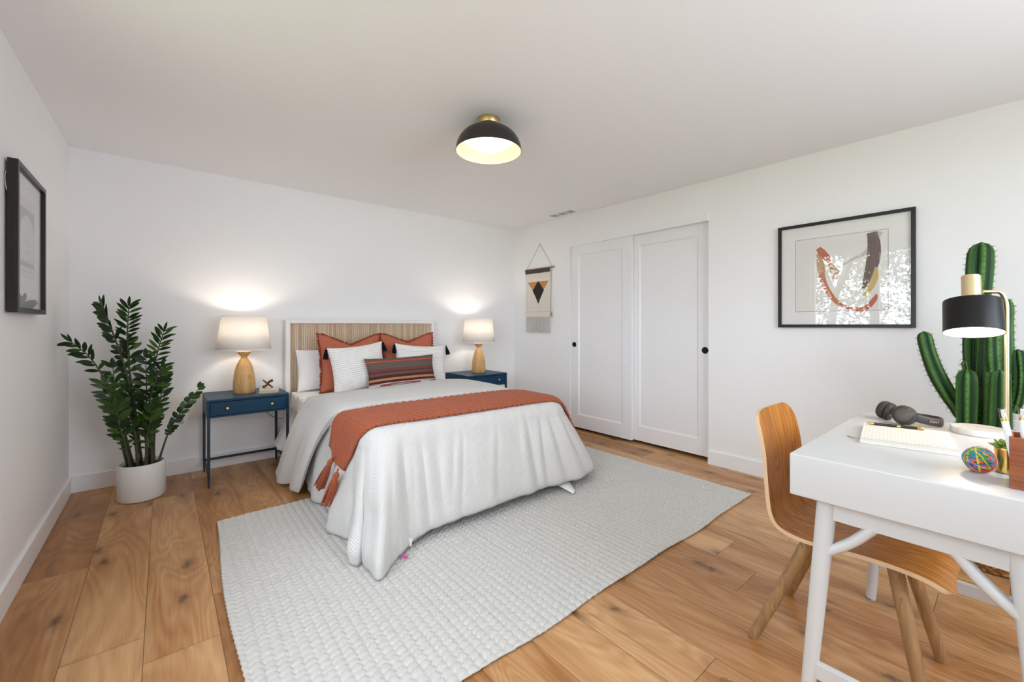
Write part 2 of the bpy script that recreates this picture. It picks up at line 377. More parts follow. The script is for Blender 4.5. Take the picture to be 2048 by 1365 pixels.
# ------------------------------------------------------------ bed
M_bedwhite = plain('white_bed_paint', (240, 238, 234), 0.45)
M_linen = plain('white_cotton', (240, 239, 238), 0.9, spec=0.15, bump=0.08, bscale=300)
def reed_mat():
    t = NT('whitewashed_reeds'); x, y, z = t.sep(t.co())
    i = t.math('FLOOR', t.math('DIVIDE', t.math('ADD', x, 1.54-0.858), 0.0188243)); r = t.n('TexWhiteNoise', {'W': i}, noise_dimensions='1D').outputs[0]
    n = t.noise(t.comb(t.math('MULTIPLY', x, 160), t.math('MULTIPLY', r, 50), t.math('MULTIPLY', z, 6)), 1.0, 5, 0.65)
    t.set(col=t.ramp(t.math('ADD', t.math('ADD', t.math('MULTIPLY', r, 0.32), 0.09), t.math('MULTIPLY', n, 0.6)), [(0.15, srgb(172, 140, 110)), (0.5, srgb(212, 188, 160)), (0.9, srgb(232, 220, 204))]), rough=0.7, spec=0.2)
    return t.m
bed = thing('bed', 'white framed bed with a ribbed wooden headboard', 'bed', (1.54, 3.1, 0))
m = MB(); hx0, hx1, hz = 0.822, 2.287, 1.207
m.box((hx0, 4.075, 0), (hx0+0.036, 4.13, hz), 0.003).box((hx1-0.036, 4.075, 0), (hx1, 4.13, hz), 0.003).box((hx0+0.036, 4.075, hz-0.032), (hx1-0.036, 4.13, hz), 0.003).box((hx0+0.036, 4.085, 0.28), (hx1-0.036, 4.13, 0.32), 0.003)
m.build('headboard_frame', M_bedwhite, bed, smooth=False)
m = MB(); m.box((hx0+0.036, 4.112, 0.32), (hx1-0.036, 4.12, hz-0.032)); n = 74; wd = (hx1-hx0-0.072)/n
for i in range(n):
    c = hx0+0.036+wd*(i+0.5); r = wd/2*0.97
    pr = [(c-r*math.cos(PI*k/8), 4.112-r*0.9*math.sin(PI*k/8)) for k in range(9)]
    m.add([(a, b, z) for z in (0.321, hz-0.0325) for a, b in pr], [(k, k+1, k+10, k+9) for k in range(8)])
m.build('headboard_panel', reed_mat(), bed, angle=60)
for s in (0.86, 2.205): MB().box((s, 2.2, 0.22), (s+0.03, 4.085, 0.33), 0.003).build('side_rail', M_bedwhite, bed, smooth=False)
MB().box((0.89, 2.2, 0.22), (2.205, 2.23, 0.33), 0.003).build('foot_rail', M_bedwhite, bed, smooth=False)
for x in (0.90, 2.17): MB().box((x-0.025, 2.25, 0.017), (x+0.025, 2.30, 0.22), 0.003).build('leg', M_bedwhite, bed, smooth=False)
MB().box((0.868, 2.21, 0.331), (2.222, 4.06, 0.560), 0.04, seg=4).build('mattress', M_linen)
prop(S.objects['mattress'], 'white mattress on the bed frame under the quilted pad', 'mattress')

# quilted pad over the mattress head end, hanging down the left side
def quilted():
    t = NT('quilted_cotton'); u, v, _ = t.sep(t.co('UV'))
    a = t.math('ABSOLUTE', t.math('SINE', t.math('MULTIPLY', v, 62.0))); b = t.noise(t.mapping(t.co('UV'), (14, 40, 1)), 1.0, 3)
    t.set(col=srgb(240, 237, 233), rough=0.9, spec=0.15); t.bump(t.math('ADD', t.math('POWER', a, 0.5), t.math('MULTIPLY', b, 0.6)), 0.55, 0.006)
    return t.m
def cover():
    ns, nt = 90, 70; P = []; uv = []
    for i in range(ns):
        s = i/(ns-1)
        row = []
        for j in range(nt):
            tt = j/(nt-1); y = 3.0+1.055*tt
            hang = 0.42+0.03*math.sin(y*9); 
            tot = hang+1.375+0.40; d = s*tot
            fl = 0.10+0.05*max(0, (y-3.6)/0.45)
            if d < hang:
                k = 1-d/hang; x = 0.862-fl*k**1.6*1.0-0.012*math.sin(y*26)*k; z = 0.575-(0.575-0.13)*(d and (hang-d)/hang or 1)
                if tt > 0.85: z += 0.02*k
            elif d < hang+1.375:
                x = 0.862+(d-hang); e = min(x-0.862, 2.237-x); z = 0.576-0.022*math.exp(-e/0.025)
            else:
                k = (d-hang-1.375)/0.40; x = 2.237+0.05*k; z = 0.575-k*0.38
            z += 0.004*nz(x*6, y*7)+0.003*math.sin(y*52)*(1 if hang < d < hang+1.375 else 0.5)
            row.append((x-0.004*math.sin(y*52)*(d < hang), y, z)); uv.append((d, y))
        P.append(row)
    o = MB().grid(P).build('mattress_pad', quilted(), None, uv=uv, angle=0)
    prop(o, 'white quilted mattress pad showing at the pillow end and hanging beside the blue nightstand', 'mattress pad')
cover()

# duvet ---------------------------------------------------------------
def duvet_mat():
    t = NT('woven_grey_white'); uvc = t.co('UV'); u, v, _ = t.sep(uvc)
    c = 0.13
    du = t.math('ABSOLUTE', t.math('SUBTRACT', t.math('FRACT', t.math('DIVIDE', u, c)), 0.5)); dv = t.math('ABSOLUTE', t.math('SUBTRACT', t.math('FRACT', t.math('DIVIDE', v, c)), 0.5))
    d = t.math('ADD', du, dv)
    li = t.math('SINE', t.math('MULTIPLY', d, 105.0))
    dash = t.math('SINE', t.math('MULTIPLY', t.math('SUBTRACT', u, v), 700.0))
    n = t.noise(t.mapping(uvc, (420, 420, 1)), 1.0, 2, 0.6)
    f = t.n('MapRange', {0: t.math('ADD', t.math('ADD', li, t.math('MULTIPLY', dash, 0.35)), t.math('MULTIPLY', n, 0.9)), 1: 0.1, 2: 1.3}).outputs[0]
    t.set(col=t.mix(f, srgb(228, 227, 224), srgb(186, 184, 181)), rough=0.95, spec=0.1, sheen=0.15)
    t.bump(t.math('SUBTRACT', n, t.math('MULTIPLY', f, 0.8)), 0.35, 0.003); return t.m
M_duvet = duvet_mat()
duvet = thing('duvet', 'pale grey woven duvet draped over the bed down to the rug', 'duvet', (1.54, 2.6, 0))
BX0, BX1, BYF, BYH, RC = 0.845, 2.245, 2.125, 3.42, 0.13
LS = BYH-BYF-RC; LA = RC*PI/2; LF = BX1-BX0-2*RC; LT = 2*LS+2*LA+LF
def edge(p):
    if p < LS: return (BX0, BYH-p)
    p -= LS
    if p < LA: a = p/RC; return (BX0+RC-RC*math.cos(a), BYF+RC-RC*math.sin(a))
    p -= LA
    if p < LF: return (BX0+RC+p, BYF)
    p -= LF
    if p < LA: a = p/RC; return (BX1-RC+RC*math.sin(a), BYF+RC-RC*math.cos(a))
    return (BX1, BYF+RC+p-LA)
HEM = [(0, .745, 3.42, .10), (.30, .755, 3.07, .03), (.55, .785, 2.80, .022), (.72, .765, 2.58, .022), (.88, .722, 2.43, .022), (1.03, .745, 2.26, .022), (1.12, .728, 2.09, .021), (1.20, .705, 1.955, .021), (1.27, .735, 1.868, .021), (1.33, .80, 1.862, .021), (1.40, .875, 1.935, .022),
       (1.50, .965, 1.985, .04), (1.62, 1.07, 2.005, .062), (1.95, 1.38, 1.985, .078), (2.25, 1.75, 1.985, .085), (2.45, 2.02, 1.975, .084), (2.60, 2.28, 1.945, .08), (2.70, 2.46, 1.985, .085), (2.80, 2.575, 2.10, .09), (3.0, 2.61, 2.35, .10), (LT, 2.56, 3.42, .15)]
HA = np.array(HEM)
def hem(p): return [float(np.interp(p, HA[:, 0], HA[:, k])) for k in (1, 2, 3)]
# crease lines on the foot panel: (offset along foot at top, at bottom, width, depth)
FOLDS = [(-.02, .10, .035, .022), (.10, .26, .030, .016), (.17, .36, .035, .014), (.31, .43, .030, .010), (.40, .47, .022, .012), (.66, .70, .022, .010), (.88, .96, .030, .020), (1.00, 1.02, .022, .012), (1.07, 1.14, .028, .014), (1.17, 1.25, .03, .012)]
def fold(p, v):
    s = p-LS-LA; a = 0
    for (t0, t1, wd, am) in FOLDS:
        c = t0+(t1-t0)*v; w2 = wd*(0.7+0.6*v); q = (s-c)/w2
        env = min(1, max(0, (v-0.12)/0.35))*(0.75+0.25*math.sin(PI*v))
        a += am*env*(math.exp(-(q+0.9)**2)-0.95*math.exp(-(q-0.35)**2*1.6))
    if p < LS: a += 0.020*v*math.sin(p*15+1.0)+0.008*v*math.sin(p*31)
    if LS+LA < p < LS+LA+LF+LA: a += 0.007*min(1, v*3)*nz((p-v*0.22)*9.0, v*1.3, 5)+0.004*nz((p-v*0.15)*21.0, v*3, 7)
    cn = math.exp(-((p-1.22)/0.17)**2)
    a += cn*v**1.4*(0.058*math.sin((p-1.085)*36)+0.016*math.sin((p-1.0)*85+1))
    a += cn*(0.034*math.exp(-((v-.90)/.07)**2)-0.030*math.exp(-((v-.70)/.09)**2)*(0.5+0.5*math.sin((p-1.0)*30)))
    if p > LS+2*LA+LF: a += 0.02*v*math.sin(p*13)
    return a
NP, NV, NW = 420, 44, 26
G = []; UV = []
for ip in range(NP):
    p = LT*ip/(NP-1); ex, ey = edge(p)
    k = 5; hs = [hem(min(max(p+dq*0.03, 0), LT)) for dq in range(-2, 3)]; hx, hy, hzz = [sum(h[c]*wt for h, wt in zip(hs, (1, 2, 3, 2, 1)))/9 for c in range(3)]
    dx, dy = hx-ex, hy-ey; dl = math.hypot(dx, dy) or 1; nx_, ny_ = dx/dl, dy/dl
    ox, oy = (-1, 0) if p < LS else ((1, 0) if p > LS+2*LA+LF else (nx_, ny_))
    nx_, ny_ = (nx_+ox)/2, (ny_+oy)/2; nl = math.hypot(nx_, ny_) or 1; nx_, ny_ = nx_/nl, ny_/nl
    c1, c2 = edge(max(0, p-1e-4)), edge(min(LT, p+1e-4)); tx, ty = c2[0]-c1[0], c2[1]-c1[1]; tl = math.hypot(tx, ty); onx, ony = ty/tl, -tx/tl
    row = []
    cx, cy = 1.545, min(max(ey, 2.55), BYH)
    zt = 0.602
    for iw in range(NW):
        q = 1-iw/NW; x = ex+(cx-ex)*q; y = ey+(cy-ey)*q
        e = math.hypot(x-ex, y-ey)
        z = zt+0.020*(1-math.exp(-e/0.12))+0.006*nz(x*5, y*5, 1)*min(1, e/.1)
        row.append((x, y, z)); UV.append((x, y))
    for iv in range(NV):
        v = iv/(NV-1); g = 0.86*v+0.14*math.sin(v*PI/2); f = v**1.22
        roll = 0.030*math.sin(min(1, v/0.25)*PI)*0.35
        a = fold(p, v)
        if v > 0.93 and hzz > 0.035: a -= 0.018*((v-0.93)/0.07)**2
        x = ex+dx*g+nx_*(a+roll); y = ey+dy*g+ny_*(a+roll)
        z = zt-(zt-hzz)*f+0.004*nz(x*9, y*9, v*4)
        row.append((x, y, max(z, 0.0195))); 
        UV.append((ex+onx*v*0.58, ey+ony*v*0.58))
    G.append(row)
mb = MB().grid(G)
duvet_shell = mb.build('cover', M_duvet, duvet, uv=UV, angle=0)
mod(duvet_shell, 'SOLIDIFY', thickness=0.012, offset=-1)
BVH = BVHTree.FromPolygons([V(q) for q in mb.v], mb.f)
# turned back band
b0 = [(.700, 3.53, .040), (.725, 3.47, .20), (.765, 3.40, .40), (.82, 3.36, .54), (.90, 3.33, .592), (1.1, 3.32, .602), (1.5, 3.35, .608), (1.9, 3.40, .610), (2.14, 3.38, .600), (2.27, 3.36, .53), (2.40, 3.34, .32), (2.52, 3.3, .10)]
b1 = [(.742, 3.06, .030), (.752, 2.98, .18), (.775, 2.88, .36), (.81, 2.78, .51), (.88, 2.715, .590), (1.1, 2.69, .606), (1.5, 2.68, .610), (1.9, 2.67, .610), (2.14, 2.68, .598), (2.28, 2.70, .52), (2.42, 2.72, .32), (2.55, 2.75, .09)]
na, nb = 150, 44; B0, B1 = cr(b0, na), cr(b1, na); P = []; uv = []
for i in range(na):
    row = []; a = i/(na-1)
    for j in range(nb):
        t = j/(nb-1); q = B0[i]*(1-t)+B1[i]*t
        hang = max(0, 1-a/0.26); hang2 = max(0, (a-0.74)/0.26)
        side = V((-1, 0, 0.25)) if hang > 0 else (V((1, 0, .25)) if hang2 > 0 else V((0, 0, 1)))
        wz = min(1, max(hang, hang2)*3); nrm = (V((0, 0, 1))*(1-wz)+side*wz).normalized()
        puff = 0.026*(math.sin(PI*min(1, max(0, t)))**0.55)+0.010
        puff += hang*(0.030*math.sin(t*9.5-0.7)+0.012*math.sin(t*21))+0.006*nz(q[0]*4, q[1]*6, 2)
        q = V(q)+nrm*puff
        if hang > 0.85: q.z += 0.02*(hang-0.85)/0.15*math.sin(t*14)
        row.append((q.x, q.y, max(q.z, 0.012))); uv.append((a*2.9, t*0.65))
    # edges curl under
    P.append(row)
band = MB().grid(P).build('turned_back_edge', M_duvet, duvet, uv=uv, angle=0)
mod(band, 'SOLIDIFY', thickness=0.030, offset=-1); mod(band, 'BEVEL', width=0.012, segments=3, limit_method='ANGLE', angle_limit=math.radians(60))
# care label and pink tie peeking out under the puddled corner
m = MB(); m.grid([[(0.925+0.05*u, 1.995-0.035*u+0.012*k, 0.075-0.046*k) for k in (0, .5, 1)] for u in (0, .5, 1)]); m.build('care_tag', M_linen, duvet)
M_pink = plain('pink_thread', (196, 70, 150), 0.7)
MB().tube(cr([(0.893, 1.905, 0.045), (0.898, 1.897, 0.033), (0.905, 1.892, 0.027), (0.912, 1.899, 0.032)], 8), 0.005, 6).build('tie', M_pink, duvet)
# sheet corner on the rug
m = MB(); P = []
A, Bq, Cq = [(2.02, 2.12, .10), (2.09, 1.99, .05), (2.118, 1.895, .022)], [(2.10, 2.14, .10), (2.14, 2.02, .062), (2.13, 1.90, .030)], [(2.20, 2.12, .10), (2.215, 2.03, .05), (2.165, 1.925, .022)]
for c in zip(cr(A, 10), cr(Bq, 10), cr(Cq, 10)): P.append(cr(c, 9))
o = m.grid(P).build('bed_sheet', M_linen, None, angle=0); mod(o, 'SOLIDIFY', thickness=0.004, offset=1)
prop(o, 'plain white sheet corner hanging from under the grey duvet onto the rug', 'sheet')

# throw ---------------------------------------------------------------
def knit_mat():
    t = NT('rust_knit'); n = t.noise(t.co(), 90, 3); g = t.noise(t.co(), 420, 3)
    t.set(col=t.mix(n, srgb(140, 67, 38), srgb(186, 98, 60)), rough=0.95, spec=0.1, sheen=0.25); t.bump(g, 0.5, 0.003); return t.m
M_knit = knit_mat()
throw = thing('throw_blanket', 'chunky rust knitted throw lying across the foot of the duvet', 'throw', (1.5, 2.35, 0.6))
t0 = [(.745, 2.70, .43), (.78, 2.70, .475), (.81, 2.68, .545), (.855, 2.63, .60), (.98, 2.59, .63), (1.5, 2.57, .63), (2.05, 2.56, .63), (2.23, 2.53, .59), (2.33, 2.50, .47), (2.42, 2.48, .30)]
t1 = [(.755, 2.37, .36), (.795, 2.32, .44), (.83, 2.24, .53), (.875, 2.185, .59), (1.12, 2.14, .61), (1.65, 2.125, .61), (2.08, 2.12, .60), (2.24, 2.13, .55), (2.33, 2.16, .44), (2.42, 2.2, .27)]
na, nb = 560, 110; T0, T1 = cr(t0, na), cr(t1, na); P = []; L = 0
base = []
for i in range(0, na, 8):
    r = []
    for j in range(0, nb, 4):
        t = j/(nb-1); q = V(np.array(T0[i])*(1-t)+np.array(T1[i])*t)
        ax = V((min(max(q.x, 1.25), 1.85), max(q.y, 2.32), 0.30)); d = (q-ax).normalized()
        h = BVH.ray_cast(ax, d); hp = h[0] if h[0] is not None and (h[0]-q).length < 0.25 else q
        r.append(np.array(hp+d*0.012))
    base.append(r)
base = np.array(base)
# smooth the draped sheet so it bridges small folds, then resample
for _ in range(3):
    bs = base.copy(); bs[1:-1, :] = (base[:-2, :]+2*base[1:-1, :]+base[2:, :])/4; base = bs.copy(); bs[:, 1:-1] = (base[:, :-2]+2*base[:, 1:-1]+base[:, 2:])/4; base = bs
bi, bj = base.shape[:2]
def samp(u, v):
    a = u*(bi-1); b = v*(bj-1); i = min(int(a), bi-2); j = min(int(b), bj-2); a -= i; b -= j
    return base[i, j]*(1-a)*(1-b)+base[i+1, j]*a*(1-b)+base[i, j+1]*(1-a)*b+base[i+1, j+1]*a*b
NN = np.zeros_like(base); gi = np.gradient(base, axis=0); gj = np.gradient(base, axis=1); NN = np.cross(gi, gj); NN /= np.linalg.norm(NN, axis=2, keepdims=True)+1e-9
if NN[bi//2, bj//2, 2] < 0: NN = -NN
rs = random.Random(2)
for i in range(na):
    row = []; u = i/(na-1)
    for j in range(nb):
        v = j/(nb-1); q = samp(u, v); a = u*(bi-1); b = v*(bj-1); nr = NN[min(int(a), bi-1), min(int(b), bj-1)]
        s = u*2.25; r = v*0.48
        col = s/0.023; cc = math.floor(col); fc = col-cc
        st = r/0.022+abs(2*fc-1)*0.55+(0.5 if cc % 2 else 0)*0.0+0.1*nz(s*9, r*9); fs = st-math.floor(st)
        hh = 0.0145*(1-abs(2*fc-1)**2.2)*(0.35+0.65*math.sin(PI*fs)**0.8)
        edgew = min(v, 1-v)*0.48; wob = 0.004*math.sin(s*360) if edgew < 0.01 else 0
        row.append(tuple(q+nr*(hh+0.002)+np.array((0, wob, 0))))
    P.append(row)
o = MB().grid(P).build('knit', M_knit, throw, angle=0); mod(o, 'SOLIDIFY', thickness=0.010, offset=-1)
def tassel(parent, top, bot, rad, mat, name='tassel', strands=26, seed=1, headr=0.5):
    top, bot = V(top), V(bot); ax = (bot-top); L = ax.length; ax.normalize(); rg = random.Random(seed)
    x = ax.orthogonal().normalized(); y = ax.cross(x); m = MB()
    hd = top+ax*L*0.16
    prof = []
    for k in range(9):
        a = PI*k/8; prof.append((rad*headr*math.sin(a)+0.0006, -math.cos(a)*L*0.10))
    Mx = Matrix.Translation(hd) @ Matrix((x, y, ax)).transposed().to_4x4()
    m.lathe(prof, M=Mx, n=14)
    m.tube([top-ax*0.012, top+ax*L*0.08], rad*0.16, 6)
    for k in range(strands):
        a = 2*PI*k/strands; rr = rad*(0.55+0.45*rg.random()); d = x*math.cos(a)+y*math.sin(a)
        s0 = hd+ax*L*0.05+d*rad*0.28; s1 = hd+ax*L*(0.35)+d*rr*0.75; s2 = top+ax*L*(0.93+0.07*rg.random())+d*rr
        m.tube(cr([s0, s1, s2], 7), rad*0.13, 5)
    return m.build(name, mat, parent, angle=60)
tassel(throw, (.728, 2.45, .415), (.705, 2.62, .205), 0.030, M_knit, seed=3)
tassel(throw, (.725, 2.345, .372), (.705, 2.475, .150), 0.034, M_knit, seed=4)

# pillows ---------------------------------------------------------------
def pillow(name, label, cat, mat, c, wdt, hgt, thick, lean, yaw=0.0, roll=0.0, dip=0.0, ear=0.10, group=None, sag=0.0, n=56, exx=2.2, part='cushion', single=False, seed=0, crumple=0.0):
    """c: middle of the bottom edge; leans back by lean; dip: chopped top edge"""
    t = thing(name, label, cat, c, 0, group)
    Mx = Matrix.Translation(V(c)) @ Matrix.Rotation(yaw, 4, 'Z') @ Matrix.Rotation(-lean, 4, 'X') @ Matrix.Rotation(roll, 4, 'Y')
    def pt(u, v, side):
        au, av = abs(u), abs(v)
        x = u*wdt/2*(1-ear*(1-av**2)*au**2*0.9); z = v*hgt/2*(1-ear*(1-au**2)*av**2*0.9)
        if v > 0: z -= dip*max(0, 1-au/0.8)**1.15*v**1.4
        if v < 0: z = z*(1-sag*0)  
        th = thick/2*((1-au**exx)*(1-av**exx))**0.5
        if v > 0 and dip: th *= 1-0.25*max(0, 1-au/0.8)*v
        th *= 1+0.25*(-v)*0.6
        y = side*th + crumple*nz(u*2.1+seed, v*2.1, side*.5)*(1-max(au, av)**4)
        return Mx @ V((x, y, z+hgt/2))
    A = [[pt(-1+2*i/(n-1), -1+2*j/(n-1), -1) for j in range(n)] for i in range(n)]
    B = [[pt(-1+2*i/(n-1), -1+2*j/(n-1), 1) for j in range(n)] for i in range(n)]
    uv = [(i/(n-1), j/(n-1)) for i in range(n) for j in range(n)]*2
    m = MB().grid(A); k = len(m.v); m.add([q for r in B for q in r], [(i*n+j, i*n+j+1, (i+1)*n+j+1, (i+1)*n+j) for i in range(n-1) for j in range(n-1)])
    o = m.build(part, mat, t, uv=uv, angle=0)
    ed = [(-1+2*i/(n-1), -1) for i in range(n)]+[(1, -1+2*i/(n-1)) for i in range(1, n)]+[(1-2*i/(n-1), 1) for i in range(1, n)]+[(-1, 1-2*i/(n-1)) for i in range(1, n-1)]
    return t, pt, ed, Mx
M_rust = plain('rust_linen', (184, 106, 82), 0.92, spec=0.1, vary=0.08, vscale=12, bump=0.25, bscale=500)
M_rustd = plain('rust_fringe', (146, 70, 50), 0.95, spec=0.1, vary=0.15, vscale=60)
pillow('pillow', 'plain white bed pillow propped against the headboard on the left', 'pillow', M_linen, (1.22, 3.965, 0.582), 0.66, 0.365, 0.15, 0.20, ear=0.05, crumple=0.02, seed=4)
def rust(label, c, wdt, hgt, lean, yaw, roll, dip, seed):
    t, pt, ed, Mx = pillow('fringed_cushion', label, 'cushion', M_rust, c, wdt, hgt, 0.145, lean, yaw, roll, dip, ear=0.09, crumple=0.018, seed=seed, group='rust fringed cushions')
    rg = random.Random(seed); m = MB(); k = len(ed); ctr = pt(0, 0, 1)*0.5+pt(0, 0, -1)*0.5; lo, hi = [], []
    sub = []
    for q in range(k):
        a, b = ed[q], ed[(q+1) % k]
        for s in range(3): sub.append((a[0]+(b[0]-a[0])*s/3, a[1]+(b[1]-a[1])*s/3))
    K = len(sub); dep = (Mx.to_3x3() @ V((0, 1, 0)))
    for lay in (-1, 1):
        vs = []
        for q, (u, v) in enumerate(sub):
            e = pt(u, v, 0); d = (e-ctr); d -= dep*d.dot(dep); d.normalize(); L = 0.017+0.008*rg.random()
            vs += [e-d*0.004, e+d*L*0.5+dep*lay*0.004*rg.random(), e+d*L+dep*(lay*0.006+0.006*math.sin(q*0.9))]
        for q in range(K):
            if rg.random() < 0.12: continue
            q2 = (q+1) % K; n0 = 0
            m.add([vs[3*q], vs[3*q2], vs[3*q2+1], vs[3*q+1], vs[3*q2+2], vs[3*q+2]], [(0, 1, 2, 3)]+([(3, 2, 4, 5)] if rg.random() < 0.7 else []))
    m.build('fringe', M_rustd, t, smooth=False)
rust('rust fringed cushion on the left, between the white pillow and a white cushion', (1.300, 3.765, 0.584), 0.555, 0.50, 0.22, 0.04, 0.02, 0.085, 1)
rust('rust fringed cushion on the right, behind the two white cushions', (1.875, 3.795, 0.584), 0.555, 0.50, 0.22, -0.03, 0.0, 0.075, 2)
def stripe_white():
    t = NT('white_running_stitch'); u, v, _ = t.sep(t.co('UV'))
    r = t.math('MULTIPLY', v, 23.0); fv = t.math('FRACT', r); du = t.math('FRACT', t.math('ADD', t.math('MULTIPLY', u, 46.0), t.math('MULTIPLY', t.math('FLOOR', r), 0.37)))
    ln = t.math('LESS_THAN', t.math('ABSOLUTE', t.math('SUBTRACT', fv, 0.5)), 0.09); ds = t.math('LESS_THAN', du, 0.66)
    f = t.math('MULTIPLY', t.math('MULTIPLY', ln, ds), 0.72)
    t.set(col=t.mix(f, srgb(242, 240, 236), srgb(92, 86, 84)), rough=0.95, spec=0.1)
    t.bump(t.math('ADD', t.math('ABSOLUTE', t.math('SUBTRACT', fv, 0.5)), t.math('MULTIPLY', t.noise(t.co(), 300, 3), 0.3)), 0.5, 0.006); return t.m
M_stripe = stripe_white()
M_blk = plain('black_thread', (22, 22, 28), 0.9, spec=0.1)
for (label, c, wdt, hgt, lean, yaw, roll, tl) in [
        ('white cushion with black tassels on the left, in front of a rust cushion', (1.33, 3.61, 0.585), 0.50, 0.415, 0.20, 0.05, -0.09, ((-1, 1), (1, 1))),
        ('white cushion with black tassels on the right, nearest the far lamp', (1.900, 3.635, 0.585), 0.54, 0.395, 0.20, -0.03, 0.07, ((-1, 1), (1, 1)))]:
    t, pt, ed, Mx = pillow('tasselled_cushion', label, 'cushion', M_stripe, c, wdt, hgt, 0.155, lean, yaw, roll, 0.0, ear=0.11, crumple=0.012, seed=wdt*9, group='white tasselled cushions')
    for q, (a, b) in enumerate(tl):
        e = pt(a, b, 0); off = -0.008 if a < 0 else 0.016
        tassel(t, e+V((off*0.2, -0.012, -0.006)), e+V((off, -0.03, -0.095)), 0.021, M_blk, strands=22, seed=q+9, headr=0.55)
def kilim():
    t = NT('striped_kilim'); uvc = t.co('UV'); u, v, _ = t.sep(uvc)
    vv = t.math('ADD', v, t.math('MULTIPLY', t.math('SUBTRACT', t.noise(t.mapping(uvc, (9, 60, 1)), 1.0, 3), 0.5), 0.012))
    g, dk, or_, wh, rd, pk, pl = srgb(98, 88, 82), srgb(58, 40, 36), srgb(200, 128, 86), srgb(214, 206, 198), srgb(158, 66, 52), srgb(160, 92, 96), srgb(112, 64, 62)
    st = [(0, g), (.05, wh), (.075, pk), (.115, dk), (.13, wh), (.145, pk), (.19, wh), (.21, dk), (.255, dk), (.285, or_), (.345, dk), (.43, g), (.46, pl), (.52, dk), (.545, pl), (.63, g), (.80, g), (.825, rd), (.855, or_), (.87, rd), (.905, g), (.935, g)]
    base = t.ramp(vv, st, 'CONSTANT')
    ik = t.n('TexWhiteNoise', {'Vector': t.comb(t.math('FLOOR', t.math('MULTIPLY', u, 7.0)), t.math('FLOOR', t.math('MULTIPLY', v, 22.0)), 1.0)}).outputs[0]
    low = t.math('MULTIPLY', t.math('LESS_THAN', v, 0.20), t.math('GREATER_THAN', v, 0.05))
    base = t.mix(t.math('MULTIPLY', low, t.math('GREATER_THAN', ik, 0.6)), base, wh); base = t.mix(t.math('MULTIPLY', low, t.math('LESS_THAN', ik, 0.22)), base, rd)
    n = t.noise(t.mapping(uvc, (260, 90, 1)), 1.0, 3, 0.7)
    base = t.mix(t.n('MapRange', {0: n, 1: .45, 2: .75, 3: 0.0, 4: 0.45}).outputs[0], base, srgb(150, 120, 110))
    t.set(col=base, rough=0.95, spec=0.1); t.bump(n, 0.6, 0.003); return t.m
pillow('lumbar_cushion', 'long striped lumbar cushion in brown, rust and orange at the front', 'cushion', kilim(), (1.645, 3.46, 0.590), 0.66, 0.30, 0.14, 0.30, -0.02, -0.02, ear=0.08, crumple=0.01)
# ------------------------------------------------------------ nightstands and lamps
def wood_lamp():
    return wood('pale_mango_wood', (184, 138, 82), (228, 188, 130), 0.42, 1.0, 2, 10)
M_lampwood = wood_lamp()
def shade_mat():
    t = NT('white_linen_shade'); n = t.noise(t.mapping(t.co(), (60, 60, 400)), 1.0, 3)
    df = t.n('BsdfDiffuse', {'Color': srgb(248, 246, 242)}).outputs[0]; tl = t.n('BsdfTranslucent', {'Color': srgb(250, 244, 236)}).outputs[0]
    t.t.links.new(t.n('MixShader', {0: 0.27, 1: df, 2: tl}).outputs[0], t.out.inputs[0]); return t.m
M_shade = shade_mat()
M_bulb = NT('lamp_bulb').set(col=(1, 1, 1, 1), ecol=(1, 0.86, 0.7, 1), es=4.8)
M_cord = plain('clear_grey_cord', (120, 118, 116), 0.5)
def copy_tree(o, parent=None):
    c = o.copy(); C.objects.link(c); c.parent = parent
    for ch in list(o.children): copy_tree(ch, c)
    return c
ns = thing('nightstand', 'dark blue nightstand with slim legs on the left of the bed, beside the potted plant', 'nightstand', (0.4975, 3.8725, 0), 0, 'dark blue nightstands')
x0, x1, y0, y1, zt = 0.236, 0.759, 3.645, 4.10, 0.626
m = MB(); m.box((x0, y0, zt-0.018), (x1, y1, zt), 0.002).box((x0, y0+0.002, 0.497), (x0+0.015, y1, zt-0.018), 0.001).box((x1-0.015, y0+0.002, 0.497), (x1, y1, zt-0.018), 0.001).box((x0+0.015, y1-0.012, 0.497), (x1-0.015, y1, zt-0.018)).box((x0+0.015, y0+0.002, 0.497), (x1-0.015, y1-0.012, 0.509), 0.001)
m.build('case', M_navy, ns, smooth=False)
dr = MB().box((x0+0.0185, y0-0.001, 0.512), (x1-0.0185, y0+0.40, zt-0.0215), 0.0012).build('drawer', M_navy, ns, smooth=False)
for kx in (0.355, 0.640):
    Mx = Matrix.Translation((kx, y0-0.001, 0.557)) @ Matrix.Rotation(PI/2, 4, 'X')
    MB().lathe([(0.0001, 0.020), (0.007, 0.0195), (0.0115, 0.016), (0.0125, 0.012), (0.010, 0.008), (0.006, 0.006), (0.006, 0.0)], M=Mx, n=24).build('knob', M_brass, dr)
for (lx, ly) in ((x0+0.010, y0+0.010), (x1-0.010, y0+0.010), (x0+0.010, y1-0.010), (x1-0.010, y1-0.010)):
    m = MB(); q = [(lx-0.009, ly-0.009), (lx+0.009, ly-0.009), (lx+0.009, ly+0.009), (lx-0.009, ly+0.009)]
    m.add([(a, b, 0.497) for a, b in q]+[(a, b, 0.13) for a, b in q]+[(lx+(a-lx)*.6, ly+(b-ly)*.6, 0) for a, b in q], [(k, (k+1) % 4, 4+(k+1) % 4, 4+k) for k in range(4)]+[(4+k, 4+(k+1) % 4, 8+(k+1) % 4, 8+k) for k in range(4)]+[(0, 3, 2, 1), (8, 9, 10, 11)])
    m.build('leg', M_navyd, ns, smooth=False)
MB().box((x0+0.019, y1-0.018, 0.085), (x1-0.019, y1-0.004, 0.102), 0.001).build('stretcher', M_navyd, ns, smooth=False)
